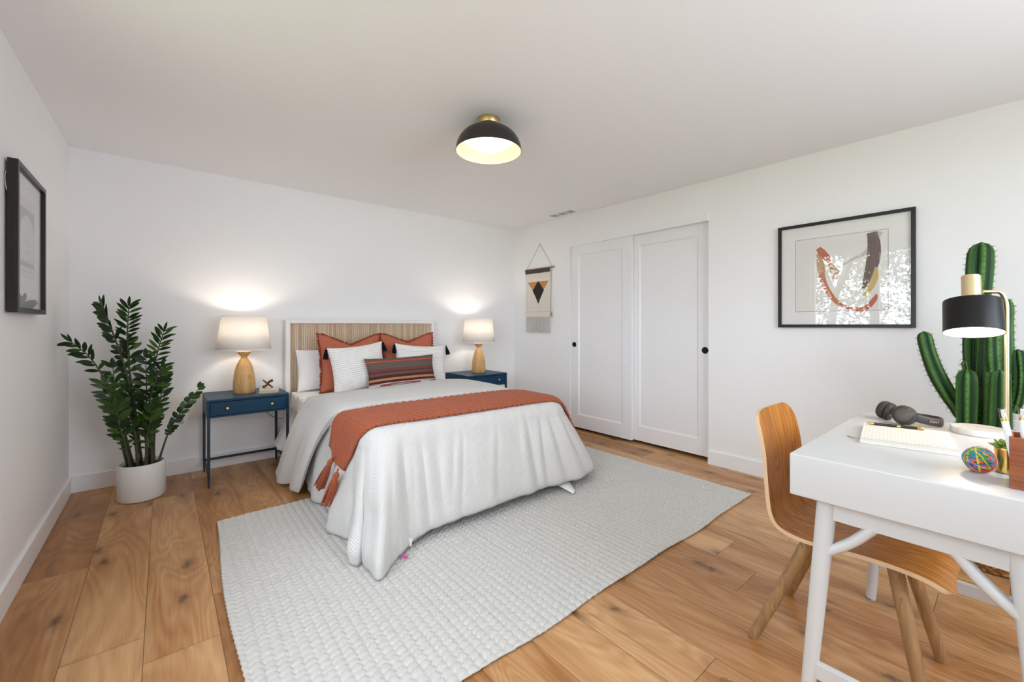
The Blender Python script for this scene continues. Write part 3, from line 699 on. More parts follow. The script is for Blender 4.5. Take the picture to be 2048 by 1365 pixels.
for lx in (x0+0.003, x1-0.017): MB().box((lx, y0+0.019, 0.085), (lx+0.014, y1-0.019, 0.102), 0.001).build('stretcher', M_navyd, ns, smooth=False)
ns2 = copy_tree(ns); ns2.location = (2.700, 3.868, 0)
ns2['label'] = 'dark blue nightstand on the right of the bed, in the corner near the wall hanging'

def table_lamp(loc, label, s, shz, rt, rb, e):
    t = thing('table_lamp', label, 'lamp', loc, 0, 'wooden table lamps with white shades')
    L = [(0.0001, 0.0), (0.074, 0.0), (0.0765, 0.006), (0.0768, 0.03), (0.0755, 0.07), (0.071, 0.115), (0.063, 0.155), (0.051, 0.19), (0.037, 0.215), (0.027, 0.228), (0.0225, 0.236), (0.0235, 0.243), (0.031, 0.252), (0.042, 0.263), (0.0500, 0.272), (0.0515, 0.277), (0.049, 0.280), (0.0001, 0.280)]
    MB().lathe([(r*s, z*1.17) for r, z in L], n=56).build('base', M_lampwood, t, local=True)
    z0, z1 = shz
    MB().tube([(0, 0, 0.327), (0, 0, z0+0.09)], 0.006, 10).build('stem', M_chrome, t, local=True)
    sh = MB().lathe([(rb, z0), (rt, z1)], n=72); o = sh.build('lamp_shade', M_shade, t, local=True)
    mod(o, 'SOLIDIFY', thickness=0.0015)
    for rz, rr_ in ((z1, rt), (z0, rb)): MB().lathe([(rr_+0.0012, rz-0.004), (rr_+0.0012, rz+0.0015), (rr_-0.0022, rz+0.0015), (rr_-0.0022, rz-0.004)], n=72).build('shade_trim', M_linen, t, local=True)
    MB().lathe([(0.0001, z0+0.16), (0.012, z0+0.157), (0.024, z0+0.14), (0.029, z0+0.12), (0.024, z0+0.098), (0.014, z0+0.08), (0.013, z0+0.06)], n=24).build('bulb', M_bulb, t, local=True)
    l = lamp('lamp_light', V(loc)+V((0, 0, z0+0.18)), e, (1, 0.88, 0.74), 0.03)
    return t
lampA = table_lamp((0.492, 3.905, 0.626), 'table lamp with round wooden base and white shade beside the brass jack', 1.0, (0.343, 0.604), 0.150, 0.188, 4.2)
lampB = table_lamp((2.745, 3.885, 0.626), 'table lamp with round wooden base and white shade on the far right nightstand', 1.0, (0.341, 0.606), 0.153, 0.185, 4.2)
MB().tube(cr([(0.60, 4.148, 0.62), (0.655, 4.12, 0.46), (0.69, 4.11, 0.40), (0.745, 4.10, 0.355), (0.80, 4.10, 0.34)], 30), 0.0028, 8).build('lamp_cord', M_cord, lampA)
# book and brass jack on the left nightstand
M_cover = plain('grey_book_cover', (202, 200, 192), 0.6); M_paper = plain('paper', (236, 226, 208), 0.9, bump=0.2, bscale=400)
M_page = plain('tan_page_edge', (214, 184, 150), 0.9, vary=0.2, vscale=300)
bk = thing('book', 'grey hardback book under the brass jack beside the wooden lamp', 'book', (0.655, 3.86, 0.626), math.radians(-9))
MB().box((-0.068, -0.118, 0), (0.068, 0.118, 0.0022), 0.0005).box((-0.068, -0.118, 0.0195), (0.068, 0.118, 0.0217), 0.0005).box((-0.068, -0.118, 0), (-0.0655, 0.118, 0.0217), 0.0005).build('cover', M_cover, bk, smooth=False, local=True)
MB().box((-0.0655, -0.114, 0.0022), (0.064, 0.114, 0.0195)).build('pages', M_page, bk, smooth=False, local=True)
M_jack = plain('aged_brass', (120, 84, 44), 0.35, 1.0, vary=0.3, vscale=60)
jk = thing('jack_ornament', 'aged brass jack ornament lying on the grey book', 'ornament', (0.645, 3.865, 0.648))
cjk = V((0.648, 3.865, 0.689)); ax = [V((0.60, -0.50, 0.62)), V((-0.70, 0.05, 0.55)), V((0.15, 0.80, 0.52))]
ax = [a.normalized() for a in ax]
ax[1] = (ax[1]-ax[0]*ax[1].dot(ax[0])).normalized(); ax[2] = ax[0].cross(ax[1])
m = MB()
for k, a in enumerate(ax):
    L = 0.050; Mx = Matrix.Translation(cjk) @ Matrix((a.orthogonal().normalized(), a.cross(a.orthogonal().normalized()), a)).transposed().to_4x4()
    if k == 0: prof = [(0.0001, -L), (0.008, -L+.001), (0.012, -L+0.008), (0.011, -L+0.015), (0.006, -L+0.021), (0.0055, 0), (0.006, L-0.021), (0.011, L-0.015), (0.012, L-0.008), (0.008, L-.001), (0.0001, L)]
    else: prof = [(0.0001, -L), (0.0045, -L+.001), (0.007, -0.02), (0.008, 0), (0.007, 0.02), (0.0045, L-.001), (0.0001, L)]
    m.lathe(prof, M=Mx, n=20)
zmin = min(q[2] for q in m.v); m.v = [(a, b, c-zmin+0.6482) for a, b, c in m.v]
m.build('jack', M_jack, jk)
# wall outlet
ol = thing('wall_outlet', 'white wall outlet low on the back wall behind the potted plant', 'outlet', (0.105, YB-0.003, 0.42))
MB().box((0.069, YB-0.006, 0.362), (0.141, YB, 0.478), 0.003).build('cover_plate', M_trim, ol, smooth=False)
for zz in (0.400, 0.440):
    s = MB().box((0.088, YB-0.0075, zz-0.015), (0.122, YB-0.006, zz+0.015), 0.001).build('socket', M_white, ol, smooth=False)
    MB().box((0.097, YB-0.0082, zz-0.003), (0.0985, YB-0.0074, zz+0.006)).box((0.110, YB-0.0082, zz-0.003), (0.1115, YB-0.0074, zz+0.006)).box((0.1025, YB-0.0082, zz-0.010), (0.107, YB-0.0074, zz-0.006)).build('slots', M_black, s, smooth=False)

# ------------------------------------------------------------ potted plant
M_pot = plain('white_ceramic', (222, 221, 218), 0.45, spec=0.4)
def leaf_mat():
    t = NT('zz_leaf'); n = t.noise(t.co(), 9, 3); u, v, _ = t.sep(t.co('UV'))
    c = t.ramp(t.math('ADD', t.math('MULTIPLY', n, 0.7), t.math('MULTIPLY', u, 0.4)), [(0.25, srgb(16, 32, 10)), (0.55, srgb(32, 60, 18)), (0.85, srgb(70, 102, 34))])
    t.set(col=c, rough=0.42, spec=0.3); return t.m
M_zz = leaf_mat(); M_stem = plain('plant_stem', (62, 66, 40), 0.5, vary=0.3, vscale=30)
pl = thing('potted_plant', 'tall dark green zz plant in a round white pot in the left corner', 'plant', (-0.112, 3.765, 0))
pc = (-0.112, 3.765, 0); pr, ph = 0.125, 0.238
MB().lathe([(0.0001, 0.0), (pr-0.012, 0.0), (pr-0.004, 0.004), (pr, 0.012), (pr+0.001, ph-0.004), (pr-0.002, ph), (pr-0.011, ph), (pr-0.013, ph-0.004), (pr-0.013, ph-0.05)], pc, 64).build('planter', M_pot, pl)
MB().lathe([(0.0001, ph-0.020), (0.06, ph-0.024), (pr-0.0125, ph-0.026)], pc, 40).build('soil', M_soil, pl, smooth=False)
def leaflet(m, uv, b, d, nrm, L, W, droop, rg):
    d = d.normalized(); sd = nrm.cross(d).normalized(); nn = d.cross(sd); sh = rg.random()
    st = [0, .12, .3, .5, .7, .88, 1.0]; wd = [.12, .55, .92, 1.0, .82, .42, .02]; vs = []
    for s, k in zip(st, wd):
        p = b+d*L*s-V((0, 0, 1))*droop*L*s*s
        vs += [p-sd*W*k/2+nn*W*0.10*k, p, p+sd*W*k/2+nn*W*0.10*k]
    fs = []
    for j in range(len(st)-1):
        fs += [(3*j, 3*j+1, 3*j+4, 3*j+3), (3*j+1, 3*j+2, 3*j+5, 3*j+4)]
    m.add(vs, fs); uv += [(sh, .5)]*len(vs)
def frond(pts, r0, first, count, side, L, W, seed, flat=0.0, spread=62, tip=True, ranks=(-1, 1)):
    L *= 1.36; W *= 1.02; count = round(count*1.1)
    """stem through pts with two ranks of leaflets along +-side"""
    rg = random.Random(seed); n = 60; P = [V(q) for q in cr(pts, n)]
    rad = [r0*(1-0.72*k/(n-1)) for k in range(n)]
    st = MB().tube(P, rad, 9).build('stem', M_stem, pl)
    m = MB(); uv = []; side = V(side).normalized()
    for k in range(count):
        f = first+(1-first)*(k/(count-1)); i = min(int(f*(n-1)), n-2); t = (P[i+1]-P[i]).normalized(); sd = (side-t*side.dot(t)).normalized(); nr = sd.cross(t)
        for s in ranks:
            if rg.random() < 0.04: continue
            g = f+rg.uniform(-.008, .008)+(0.006 if s > 0 else 0); i = min(max(int(g*(n-1)), 0), n-1)
            size = math.sin(PI*min(1, 0.22+0.72*(1-(k/(count-1))*0.62)))**0.7*(1-0.30*(k/(count-1))); ang = math.radians(spread-18*(k/(count-1))+rg.uniform(-8, 8))
            d = (sd*s*math.sin(ang)+t*math.cos(ang)+nr*rg.uniform(-.22, .22)).normalized()
            nn = (nr+sd*s*flat+V((0, 0, .15))+V((rg.uniform(-.2, .2), rg.uniform(-.2, .2), 0))).normalized()
            leaflet(m, uv, P[i]+sd*s*rad[i]*.6, d, nn, L*size*rg.uniform(.92, 1.08), W*size*rg.uniform(.9, 1.1), rg.uniform(.0, .18), rg)
    if tip: leaflet(m, uv, P[-1], (P[-1]-P[-3]), side.cross(P[-1]-P[-3]).normalized(), L*.62, W*.7, 0.05, rg)
    m.build('leaves', M_zz, st, uv=uv, angle=0)
RT = V((0.768, -0.640, 0)); FW = V((0.640, 0.768, 0))
b = lambda a, r: (pc[0]+r*math.cos(a), pc[1]+r*math.sin(a), ph-0.025)
frond([b(2.9, .05), (-.225, 3.73, .50), (-.27, 3.72, .75), (-.345, 3.71, .94), (-.435, 3.715, 1.055)], .0085, .40, 12, RT+V((0, 0, .3)), .088, .034, 1)
frond([b(2.4, .03), (-.15, 3.75, .60), (-.20, 3.75, .90), (-.255, 3.74, 1.12), (-.295, 3.73, 1.275)], .0095, .42, 14, RT*0.9-FW*0.35, .100, .048, 2, spread=74, ranks=(-1, -1, 0.35))
frond([b(1.6, .04), (-.15, 3.82, .60), (-.185, 3.84, .95), (-.185, 3.82, 1.15), (-.178, 3.80, 1.285)], .0085, .50, 13, RT+FW*.25, .090, .028, 3)
frond([b(0.5, .05), (-.075, 3.78, .55), (-.06, 3.78, .78), (-.03, 3.77, .98), (.002, 3.76, 1.115)], .0085, .42, 14, RT+FW*.2, .090, .026, 4)
frond([b(-0.9, .04), (-.088, 3.715, .45), (-.082, 3.70, .58), (-.052, 3.69, .74), (-.012, 3.68, .875)], .0090, .18, 16, RT+FW*.1, .098, .034, 5, spread=66)
frond([b(-0.2, .085), (.015, 3.74, .38), (.045, 3.73, .46), (.11, 3.73, .58), (.195, 3.73, .705)], .0070, .30, 11, V((0, 0, .75))-RT*.55-FW*.3, .058, .044, 6, spread=45)
frond([b(1.9, .06), (-.16, 3.84, .50), (-.175, 3.86, .75), (-.18, 3.85, 1.035)], .0085, .40, 11, FW+RT*.3, .090, .048, 7)
frond([b(3.3, .07), (-.215, 3.72, .42), (-.245, 3.70, .60), (-.285, 3.69, .785)], .0080, .32, 12, RT*.6+FW*.6, .085, .034, 8)
frond([b(0.1, .06), (-.045, 3.77, .45), (-.015, 3.78, .65), (.0, 3.78, .835)], .0080, .30, 13, FW*.9+RT*.3, .080, .036, 9)
frond([b(-1.9, .06), (-.14, 3.70, .42), (-.165, 3.69, .56), (-.175, 3.68, .72)], .0085, .25, 12, RT+FW*-.2, .100, .042, 10)
frond([b(-2.5, .07), (-.19, 3.70, .38), (-.215, 3.68, .50), (-.23, 3.67, .63)], .0080, .28, 10, RT*.9+FW*.3, .095, .042, 11)
frond([b(1.0, .07), (-.10, 3.84, .45), (-.09, 3.86, .65), (-.095, 3.87, .93)], .0080, .35, 12, RT*.7+FW*.7, .090, .040, 12)
frond([b(-1.3, .08), (-.085, 3.68, .40), (-.07, 3.665, .50), (-.055, 3.655, .60)], .0075, .22, 10, RT+FW*.2, .088, .040, 13)
frond([b(2.2, .08), (-.20, 3.79, .45), (-.235, 3.79, .62), (-.255, 3.79, .88)], .0080, .34, 12, RT*.4+FW*.8, .085, .040, 14)
frond([b(-0.5, .06), (-.06, 3.73, .42), (-.04, 3.72, .55), (-.03, 3.72, .69)], .0075, .22, 11, RT*.7-FW*.6, .088, .040, 15)

# ------------------------------------------------------------ pictures and wall hanging
M_frameblk = plain('black_picture_frame', (30, 27, 25), 0.35, spec=0.4)
M_mat = plain('picture_mat', (243, 242, 239), 0.85, spec=0.1)
def frame_boxes(m, ax, f0, f1, a0, a1, z0, z1, wd):
    """frame between depths f0..f1 in the x direction"""
    m.box((f0, a0, z0), (f1, a0+wd, z1), 0.001).box((f0, a1-wd, z0), (f1, a1, z1), 0.001).box((f0, a0+wd, z0), (f1, a1-wd, z0+wd), 0.001).box((f0, a0+wd, z1-wd), (f1, a1-wd, z1), 0.001)
pa = thing('framed_print', 'tall black framed print with a pale arch on grey, on the left wall', 'picture', (-0.478, 2.905, 1.21))
frame_boxes(m := MB(), 'x', -0.492, -0.461, 2.637, 3.172, 1.213, 1.849, 0.022); m.build('frame', M_frameblk, pa, smooth=False)
MB().box((-0.490, 2.655, 1.231), (-0.4815, 3.154, 1.831)).build('mat_board', M_mat, pa, smooth=False)
M_pg1 = plain('print_paper', (226, 223, 214), 0.8); M_pg2 = plain('print_grey', (158, 154, 148), 0.8, vary=0.06, vscale=60); M_pg3 = plain('print_pale', (224, 221, 214), 0.8, vary=0.04, vscale=40); M_ink = plain('print_line', (112, 108, 104), 0.8)
def flat(pts, x, sgn=1): return [(x, y, z) for y, z in pts]
pr_ = MB().add(flat([(2.765, 1.375), (3.045, 1.375), (3.045, 1.735), (2.765, 1.735)], -0.4811), [(0, 1, 2, 3)]).build('print', M_pg1, pa, smooth=False)
MB().add(flat([(2.775, 1.425), (3.035, 1.425), (3.035, 1.690), (2.775, 1.690)], -0.4808), [(0, 1, 2, 3)]).build('grey_field', M_pg2, pr_, smooth=False)
arch = [(2.775+0.26*k/20, 1.450+0.008*math.sin(k*1.9)) for k in range(21)]
arch = arch+[(3.035-0.130+0.130*math.cos(PI*k/24)*(1 if True else 1), 1.535+0.125*math.sin(PI*k/24)**0.75) for k in range(25)]
MB().add(flat(arch, -0.4805), [tuple(range(len(arch)))]).build('arch', M_pg3, pr_, smooth=False)
m = MB(); m.ribbon([(-0.4803, 2.85+0.012*k, 1.535+0.012*math.sin(k*1.3)) for k in range(9)], 0.003, (1, 0, 0)).ribbon([(-0.4803, 2.87+0.01*k, 1.50-0.010*math.sin(PI*k/7)) for k in range(8)], 0.003, (1, 0, 0)).ribbon([(-0.4803, 2.775, 1.405), (-0.4803, 3.035, 1.405)], 0.002, (1, 0, 0))
for (a, b_) in ((2.775, 2.775), (3.035, 3.035)): m.ribbon([(-0.4803, a, 1.38), (-0.4803, b_, 1.73)], 0.0015, (1, 0, 0))
m.build('drawn_lines', M_ink, pr_, smooth=False)
MB().box((-0.4715, 2.655, 1.231), (-0.4695, 3.154, 1.831)).build('glass', glass('left_picture_glass', 0.03), pa, smooth=False)
MB().tube(cr([(-0.4935, 2.642, 1.80), (-0.497, 2.634, 1.765), (-0.4935, 2.640, 1.71)], 10), 0.0014, 5).build('hanging_wire', M_chrome, pa)

pb = thing('framed_painting', 'wide black framed abstract with rust and brown strokes on the right wall', 'picture', (3.495, 0.746, 1.14))
y0, y1, z0, z1 = 0.379, 1.113, 1.143, 1.875
frame_boxes(m := MB(), 'x', 3.478, XR-0.001, y0, y1, z0, z1, 0.021); m.build('frame', M_frameblk, pb, smooth=False)
MB().box((3.494, y0+0.018, z0+0.018), (3.503, y1-0.018, z1-0.018)).build('mat_board', M_mat, pb, smooth=False)
px = 3.4937; a0, a1, c0, c1 = 0.505, 1.005, 1.255, 1.765
art = MB().add([(px, a0, c0), (px, a1, c0), (px, a1, c1), (px, a0, c1)], [(0, 3, 2, 1)]).build('painting', plain('art_paper', (238, 235, 228), 0.85, vary=0.02, vscale=5), pb, smooth=False)
m = MB()
for q in ([(a0, c0), (a1, c0)], [(a1, c0), (a1, c1)], [(a1, c1), (a0, c1)], [(a0, c1), (a0, c0)]): m.ribbon([(px-0.0004, *q[0]), (px-0.0004, *q[1])], 0.0022, (1, 0, 0))
m.build('border_line', M_ink, art, smooth=False)
def A(u, v): return (a1-(a1-a0)*u, c1-(c1-c0)*v)
def paint(name, col, col2, sc=(90, 4)):
    t = NT(name); n = t.noise(t.mapping(t.co(), (1, sc[0], sc[1])), 1.0, 4, 0.7); t.set(col=t.mix(n, srgb(*col), srgb(*col2)), rough=0.7); return t.m
M_p = [paint('rust_paint', (176, 66, 38), (214, 120, 84), (18, 18)), paint('brown_paint', (58, 40, 38), (138, 112, 106), (120, 3)), paint('ochre_paint', (196, 160, 70), (226, 200, 130), (25, 12)), paint('tan_paint', (168, 110, 62), (214, 176, 130), (22, 22)), paint('wash_grey', (190, 186, 178), (214, 210, 203), (14, 5))]
def stroke(pts, wid, mt, lay):
    P = cr([(px-0.0005-0.00025*lay, *A(u, v)) for u, v in pts], 40); W = [np.interp(k/39, np.linspace(0, 1, len(wid)), wid)*(1+0.10*nz(k*.7, lay)) for k in range(40)]
    MB().ribbon(P, W, (1, 0, 0)).build('brush_stroke', mt, art, smooth=False)
stroke([(.90, .01), (.86, .10), (.80, .25), (.62, .35), (.40, .50)], [.06, .05, .03, .012, .004], M_p[4], 0)
stroke([(.29, .22), (.30, .40), (.33, .60), (.42, .80), (.54, .93), (.66, .99)], [.040, .045, .034, .03, .02, .016], M_p[3], 1)
stroke([(.27, .14), (.31, .20), (.36, .27), (.40, .34)], [.03, .045, .04, .02], M_p[0], 2)
stroke([(.31, .47), (.345, .64), (.42, .80), (.50, .91), (.60, .965), (.70, .975)], [.018, .030, .026, .020, .016, .018], M_p[0], 3)
stroke([(.40, .36), (.45, .48), (.46, .58)], [.02, .05, .02], M_p[3], 4)
stroke([(.845, .02), (.865, .20), (.85, .40), (.80, .60), (.755, .72)], [.05, .066, .068, .045, .014], M_p[1], 5)
stroke([(.885, .46), (.875, .58), (.83, .70), (.77, .82)], [.012, .034, .036, .02], M_p[2], 6)
stroke([(.66, .975), (.74, .985), (.81, .945), (.87, .86), (.89, .80)], [.022, .030, .030, .026, .008], M_p[0], 7)
MB().box((3.4845, y0+0.018, z0+0.018), (3.4865, y1-0.018, z1-0.018)).build('glass', M_glass, pb, smooth=False)

wh = thing('wall_hanging', 'small woven wall hanging with a black and ochre diamond by the closet', 'wall hanging', (3.49, 3.70, 1.06))
MB().tube([(3.490, 3.425, 1.839), (3.490, 3.925, 1.843)], 0.0085, 12).build('rod', wood('rod_wood', (140, 96, 60), (190, 145, 100), 0.6), wh)
m = MB(); m.tube(cr([(3.490, 3.455, 1.848), (3.497, 3.56, 1.99), (3.502, 3.676, 2.143)], 12), 0.0018, 5).tube(cr([(3.490, 3.898, 1.850), (3.497, 3.79, 1.99), (3.502, 3.676, 2.143)], 12), 0.0018, 5); m.build('hanging_cord', plain('jute_cord', (150, 130, 105), 0.9), wh)
MB().lathe([(0.0001, 0.0), (.003, 0.0), (.003, .010), (0.0001, .010)], M=Matrix.Translation((XR-0.0095, 3.676, 2.144)) @ Matrix.Rotation(PI/2, 4, 'Y'), n=10).build('nail', M_chrome, wh)
def cloth_mat():
    t = NT('cream_canvas'); u, v, _ = t.sep(t.co('UV')); d = 0.0
    f = t.math('LESS_THAN', t.math('FRACT', t.math('MULTIPLY', u, 13.0)), 0.3)
    def row(a, b): return t.math('MULTIPLY', t.math('GREATER_THAN', v, a), t.math('LESS_THAN', v, b))
    rr = t.math('ADD', t.math('ADD', row(.12, .145), row(.165, .185)), t.math('ADD', row(.775, .795), row(.815, .83)))
    t.set(col=t.mix(t.math('MULTIPLY', t.math('MULTIPLY', f, rr), 0.35), t.mix(t.noise(t.co(), 80), srgb(222, 213, 200), srgb(234, 227, 216)), srgb(150, 136, 122)), rough=0.95, spec=0.1)
    t.bump(t.noise(t.co(), 600, 2), 0.4, 0.002); return t.m
M_cloth = cloth_mat()
yc0, yc1 = 3.475, 3.905
def cloth_pt(u, v, d=0.0): return (3.483+0.005*math.sin(v*4)-d+0.004*math.sin(u*5)*v, yc1+(yc0-yc1)*u+(0.012 if False else 0.014*(u-0.5)*v), 1.832-0.58*v+0.004*(1-u))
o = MB().grid([[cloth_pt(i/20, j/40) for j in range(41)] for i in range(21)]).build('cloth', M_cloth, wh, angle=0, uv=[(i/20, j/40) for i in range(21) for j in range(41)]); mod(o, 'SOLIDIFY', thickness=0.003, offset=0)
o2 = o
M_dkband = plain('dark_weave', (74, 68, 64), 0.95, vary=0.25, vscale=220); M_och = plain('ochre_weave', (186, 140, 84), 0.95, vary=0.12, vscale=150)
def patch(name, poly, mt, d):
    """polygon in cloth coordinates, fan of small cells"""
    MB().add([cloth_pt(u, v, d) for u, v in poly], [tuple(range(len(poly)))]).build(name, mt, o2, smooth=False)
P = [[cloth_pt(i/10, j/6*0.078, 0.0105) for j in range(7)] for i in range(11)]; b2 = MB().grid(P).build('rod_sleeve', M_dkband, wh, angle=0); mod(b2, 'SOLIDIFY', thickness=0.003)
patch('ochre_triangle', [(.06, .255), (.30, .255), (.50, .255), (.28, .43)], M_och, 0.0032); patch('ochre_triangle', [(.50, .255), (.93, .255), (.73, .43)], M_och, 0.0032)
patch('black_diamond', [(.505, .245), (.60, .31), (.745, .44), (.62, .58), (.515, .72), (.40, .58), (.27, .44), (.41, .32)], M_black, 0.0042)
m = MB()
m.ribbon([cloth_pt(u/10, .885, .0036) for u in range(11)], .003, (1, 0, 0)); m.build('stitch_line', plain('grey_stitch', (170, 160, 150), 0.9), o2, smooth=False)
m = MB(); rg = random.Random(4)
for k in range(64):
    u = (k+.5)/64; p = cloth_pt(u, 1.0); q = (p[0]-0.002+rg.uniform(-.004, .004), p[1]+rg.uniform(-.004, .004)-0.012*(u-.5), p[2]-0.185+rg.uniform(-.008, .006))
    m.tube(cr([(p[0], p[1], p[2]+.004), ((p[0]+q[0])/2+rg.uniform(-.002, .002), (p[1]+q[1])/2+rg.uniform(-.003, .003), (p[2]+q[2])/2), q], 6), 0.0022, 5)
m.build('fringe', plain('grey_cotton_fringe', (206, 202, 196), 0.95), wh)
tassel(wh, (3.480, 3.462, 1.315), (3.480, 3.452, 1.255), 0.010, M_och, strands=10)

# ------------------------------------------------------------ ceiling light and vent
cl = thing('ceiling_light', 'black dome ceiling light with a brass canopy, lit', 'ceiling light', (1.475, 1.985, 2.36))
cx, cy = 1.475, 1.985; zz = zc(cx, cy); c0_ = (cx, cy, 0)
MB().lathe([(0.0001, zz+.001), (.067, zz+.001), (.067, zz-.032), (.064, zz-.036), (.0001, zz-.036)], c0_, 48).build('canopy', M_brass, cl)
MB().lathe([(.060, zz-.036), (.061, zz-.060)], c0_, 40).build('neck', plain('dark_bronze', (90, 72, 56), 0.4, 0.6), cl)
out = [(.062, zz-.055)]+[(.062+.131*math.sin(PI/2*k/16), zz-.055-.135*(1-math.cos(PI/2*k/16))) for k in range(1, 17)]
M_shblk = plain('black_metal_shade', (46, 40, 38), 0.35, 0.2)
MB().lathe(out, c0_, 80).build('shade', M_shblk, cl)
M_shgold = plain('gold_lining', (222, 200, 158), 0.5, 0.0)
MB().lathe([(r-.0022, z-.0012 if k < 16 else z) for k, (r, z) in enumerate(out)]+[], c0_, 80).build('shade_lining', M_shgold, cl)
M_diff = NT('lit_opal_glass').set(col=(1, 1, 1, 1), rough=0.4, ecol=(1, 0.955, 0.90, 1), es=4.8)
zr = out[-1][1]
MB().lathe([(.0001, zr+.018), (.05, zr+.021), (.10, zr+.034), (.130, zr+.052), (.145, zr+.068), (.140, zr+.076), (.0001, zr+.080)], c0_, 64).build('diffuser', M_diff, cl)
vt = thing('ceiling_vent', 'white slotted ceiling vent near the closet', 'vent', (3.36, 3.16, 2.37))
vz = zc(3.36, 3.16)
m = MB(); vx0, vx1, vy0, vy1 = 3.285, 3.430, 2.965, 3.355
m.box((vx0, vy0, vz-.006), (vx0+.022, vy1, vz+.004), .002).box((vx1-.022, vy0, vz-.006), (vx1, vy1, vz+.004), .002)
for k in range(4): yy = vy0+.02+(vy1-vy0-.055)*k/3; m.box((vx0+.022, yy-.0 if k else vy0, vz-.006), (vx1-.022, yy+.016, vz+.004), .001)
m.box((vx0+.022, vy1-.02, vz-.006), (vx1-.022, vy1, vz+.004), .001)
m.build('vent_frame', M_trim, vt, smooth=False)
MB().box((vx0+.01, vy0+.01, vz-.0025), (vx1-.01, vy1-.01, vz+.004)).build('backing', plain('vent_back', (196, 195, 192), 0.7), vt, smooth=False)
m = MB()
for k in range(10):
    xx = vx0+.024+(vx1-vx0-.048)*k/9; m.add([(xx-.004, vy0+.02, vz-.004), (xx+.004, vy0+.02, vz+.003), (xx+.004, vy1-.02, vz+.003), (xx-.004, vy1-.02, vz-.004)], [(0, 1, 2, 3)])
m.build('louvers', plain('vent_grey', (226, 225, 222), 0.6), vt, smooth=False)
# ------------------------------------------------------------ desk
DZ = 0.787
desk = thing('desk', 'white desk with thick top and splayed round legs by the cactus', 'desk', (1.86, 0.165, 0))
dx0, dx1, dy0, dy1 = 1.403, 2.317, -0.089, 0.419
MB().box((dx0, dy0, 0.668), (dx1, dy1, DZ), 0.004, seg=3).build('desk_top', M_white, desk)
m = MB()
for xx in (1.440, 2.248): m.box((xx, 0.005, 0.612), (xx+0.032, 0.325, 0.668), 0.002)
m.box((1.47, -0.03, 0.612), (2.25, -0.008, 0.668), 0.002)
m.build('apron', M_white, desk, smooth=False)
def leg_pts(sx, sy):
    xt, xb = (1.456, 1.424) if sx < 0 else (2.264, 2.303); yt, yb = (0.340, 0.388) if sy > 0 else (-0.012, -0.062)
    return V((xt, yt, 0.668)), V((xb, yb, 0.0))
for sx in (-1, 1):
    for sy in (-1, 1):
        a, b_ = leg_pts(sx, sy); n = 14; P = [a.lerp(b_, k/(n-1)) for k in range(n)]
        lg = MB().tube(P, [0.0245-0.0075*(k/(n-1)) for k in range(n)], 20).build('leg', M_white, desk)
        d = (b_-a).normalized(); MB().tube([b_-d*0.001, b_-d*0.0005+V((0, 0, 0.003)), b_+V((0, 0, .006))], [0.0172, 0.0176, 0.0176], 16).build('glide', plain('grey_glide', (110, 110, 112), 0.5), lg)
    a1_, b1_ = leg_pts(sx, 1); a2_, b2_ = leg_pts(sx, -1); f = (0.668-0.177)/0.668; p, q = a1_.lerp(b1_, f), a2_.lerp(b2_, f)
    MB().box((p.x-0.010, q.y, 0.155), (p.x+0.010, p.y, 0.199), 0.002).build('stretcher', M_white, desk, smooth=False)
    for (aa, bb, s) in ((a1_, b1_, -1), (a2_, b2_, 1)):
        e = aa.lerp(bb, 0.24); tp = V((aa.x, aa.y+s*0.105, 0.622))
        MB().tube(cr([e, (e+tp)/2+V((0, s*0.006, -0.004)), tp], 10), 0.0125, 12, sect=lambda t_, k_: 1.0+0.35*abs(math.cos(t_))).build('brace', M_white, desk)

# ------------------------------------------------------------ chair
def ply_mat(name, d, l, axis):
    t = NT(name); u, v, _ = t.sep(t.co('UV')); p = t.comb(t.math('MULTIPLY', u, 11.0), t.math('MULTIPLY', v, 1.3))
    g = t.noise(p, 1.0, 3, 0.5, 0.8); r = t.math('SINE', t.math('MULTIPLY', g, 60.0)); f = t.noise(t.mapping(t.co('UV'), (260, 7, 1)), 1.0, 4, 0.65)
    t.set(col=t.ramp(t.math('ADD', t.math('MULTIPLY', f, 0.8), t.math('MULTIPLY', r, 0.13)), [(0.2, srgb(*d)), (0.7, srgb(*l))]), rough=0.42, spec=0.35); t.bump(f, 0.06, 0.002); return t.m
M_ply = ply_mat('oak_veneer', (150, 88, 28), (204, 138, 56), 0)
M_edge = plain('plywood_edge', (222, 190, 152), 0.6, vary=0.10, vscale=120)
M_oak = wood('oak_leg', (124, 92, 58), (178, 138, 94), 0.5, 1.4, 2, 9)
chair = thing('desk_chair', 'bent oak plywood chair with tapered legs tucked under the white desk', 'chair', (1.865, 0.38, 0))
prof = [(.620, .838), (.611, .80), (.600, .745), (.590, .69), (.584, .62), (.577, .55), (.567, .495), (.548, .455), (.515, .435), (.465, .428), (.41, .430), (.34, .436), (.27, .440), (.20, .438), (.15, .430), (.118, .414), (.108, .400)]
NS = 76; PR = cr(prof, NS); cxm = 1.865; nc = 40; top, bot, uvs = [], [], []
ln = np.concatenate([[0], np.cumsum(np.linalg.norm(np.diff(np.array(PR), axis=0), axis=1))]); LL = ln[-1]
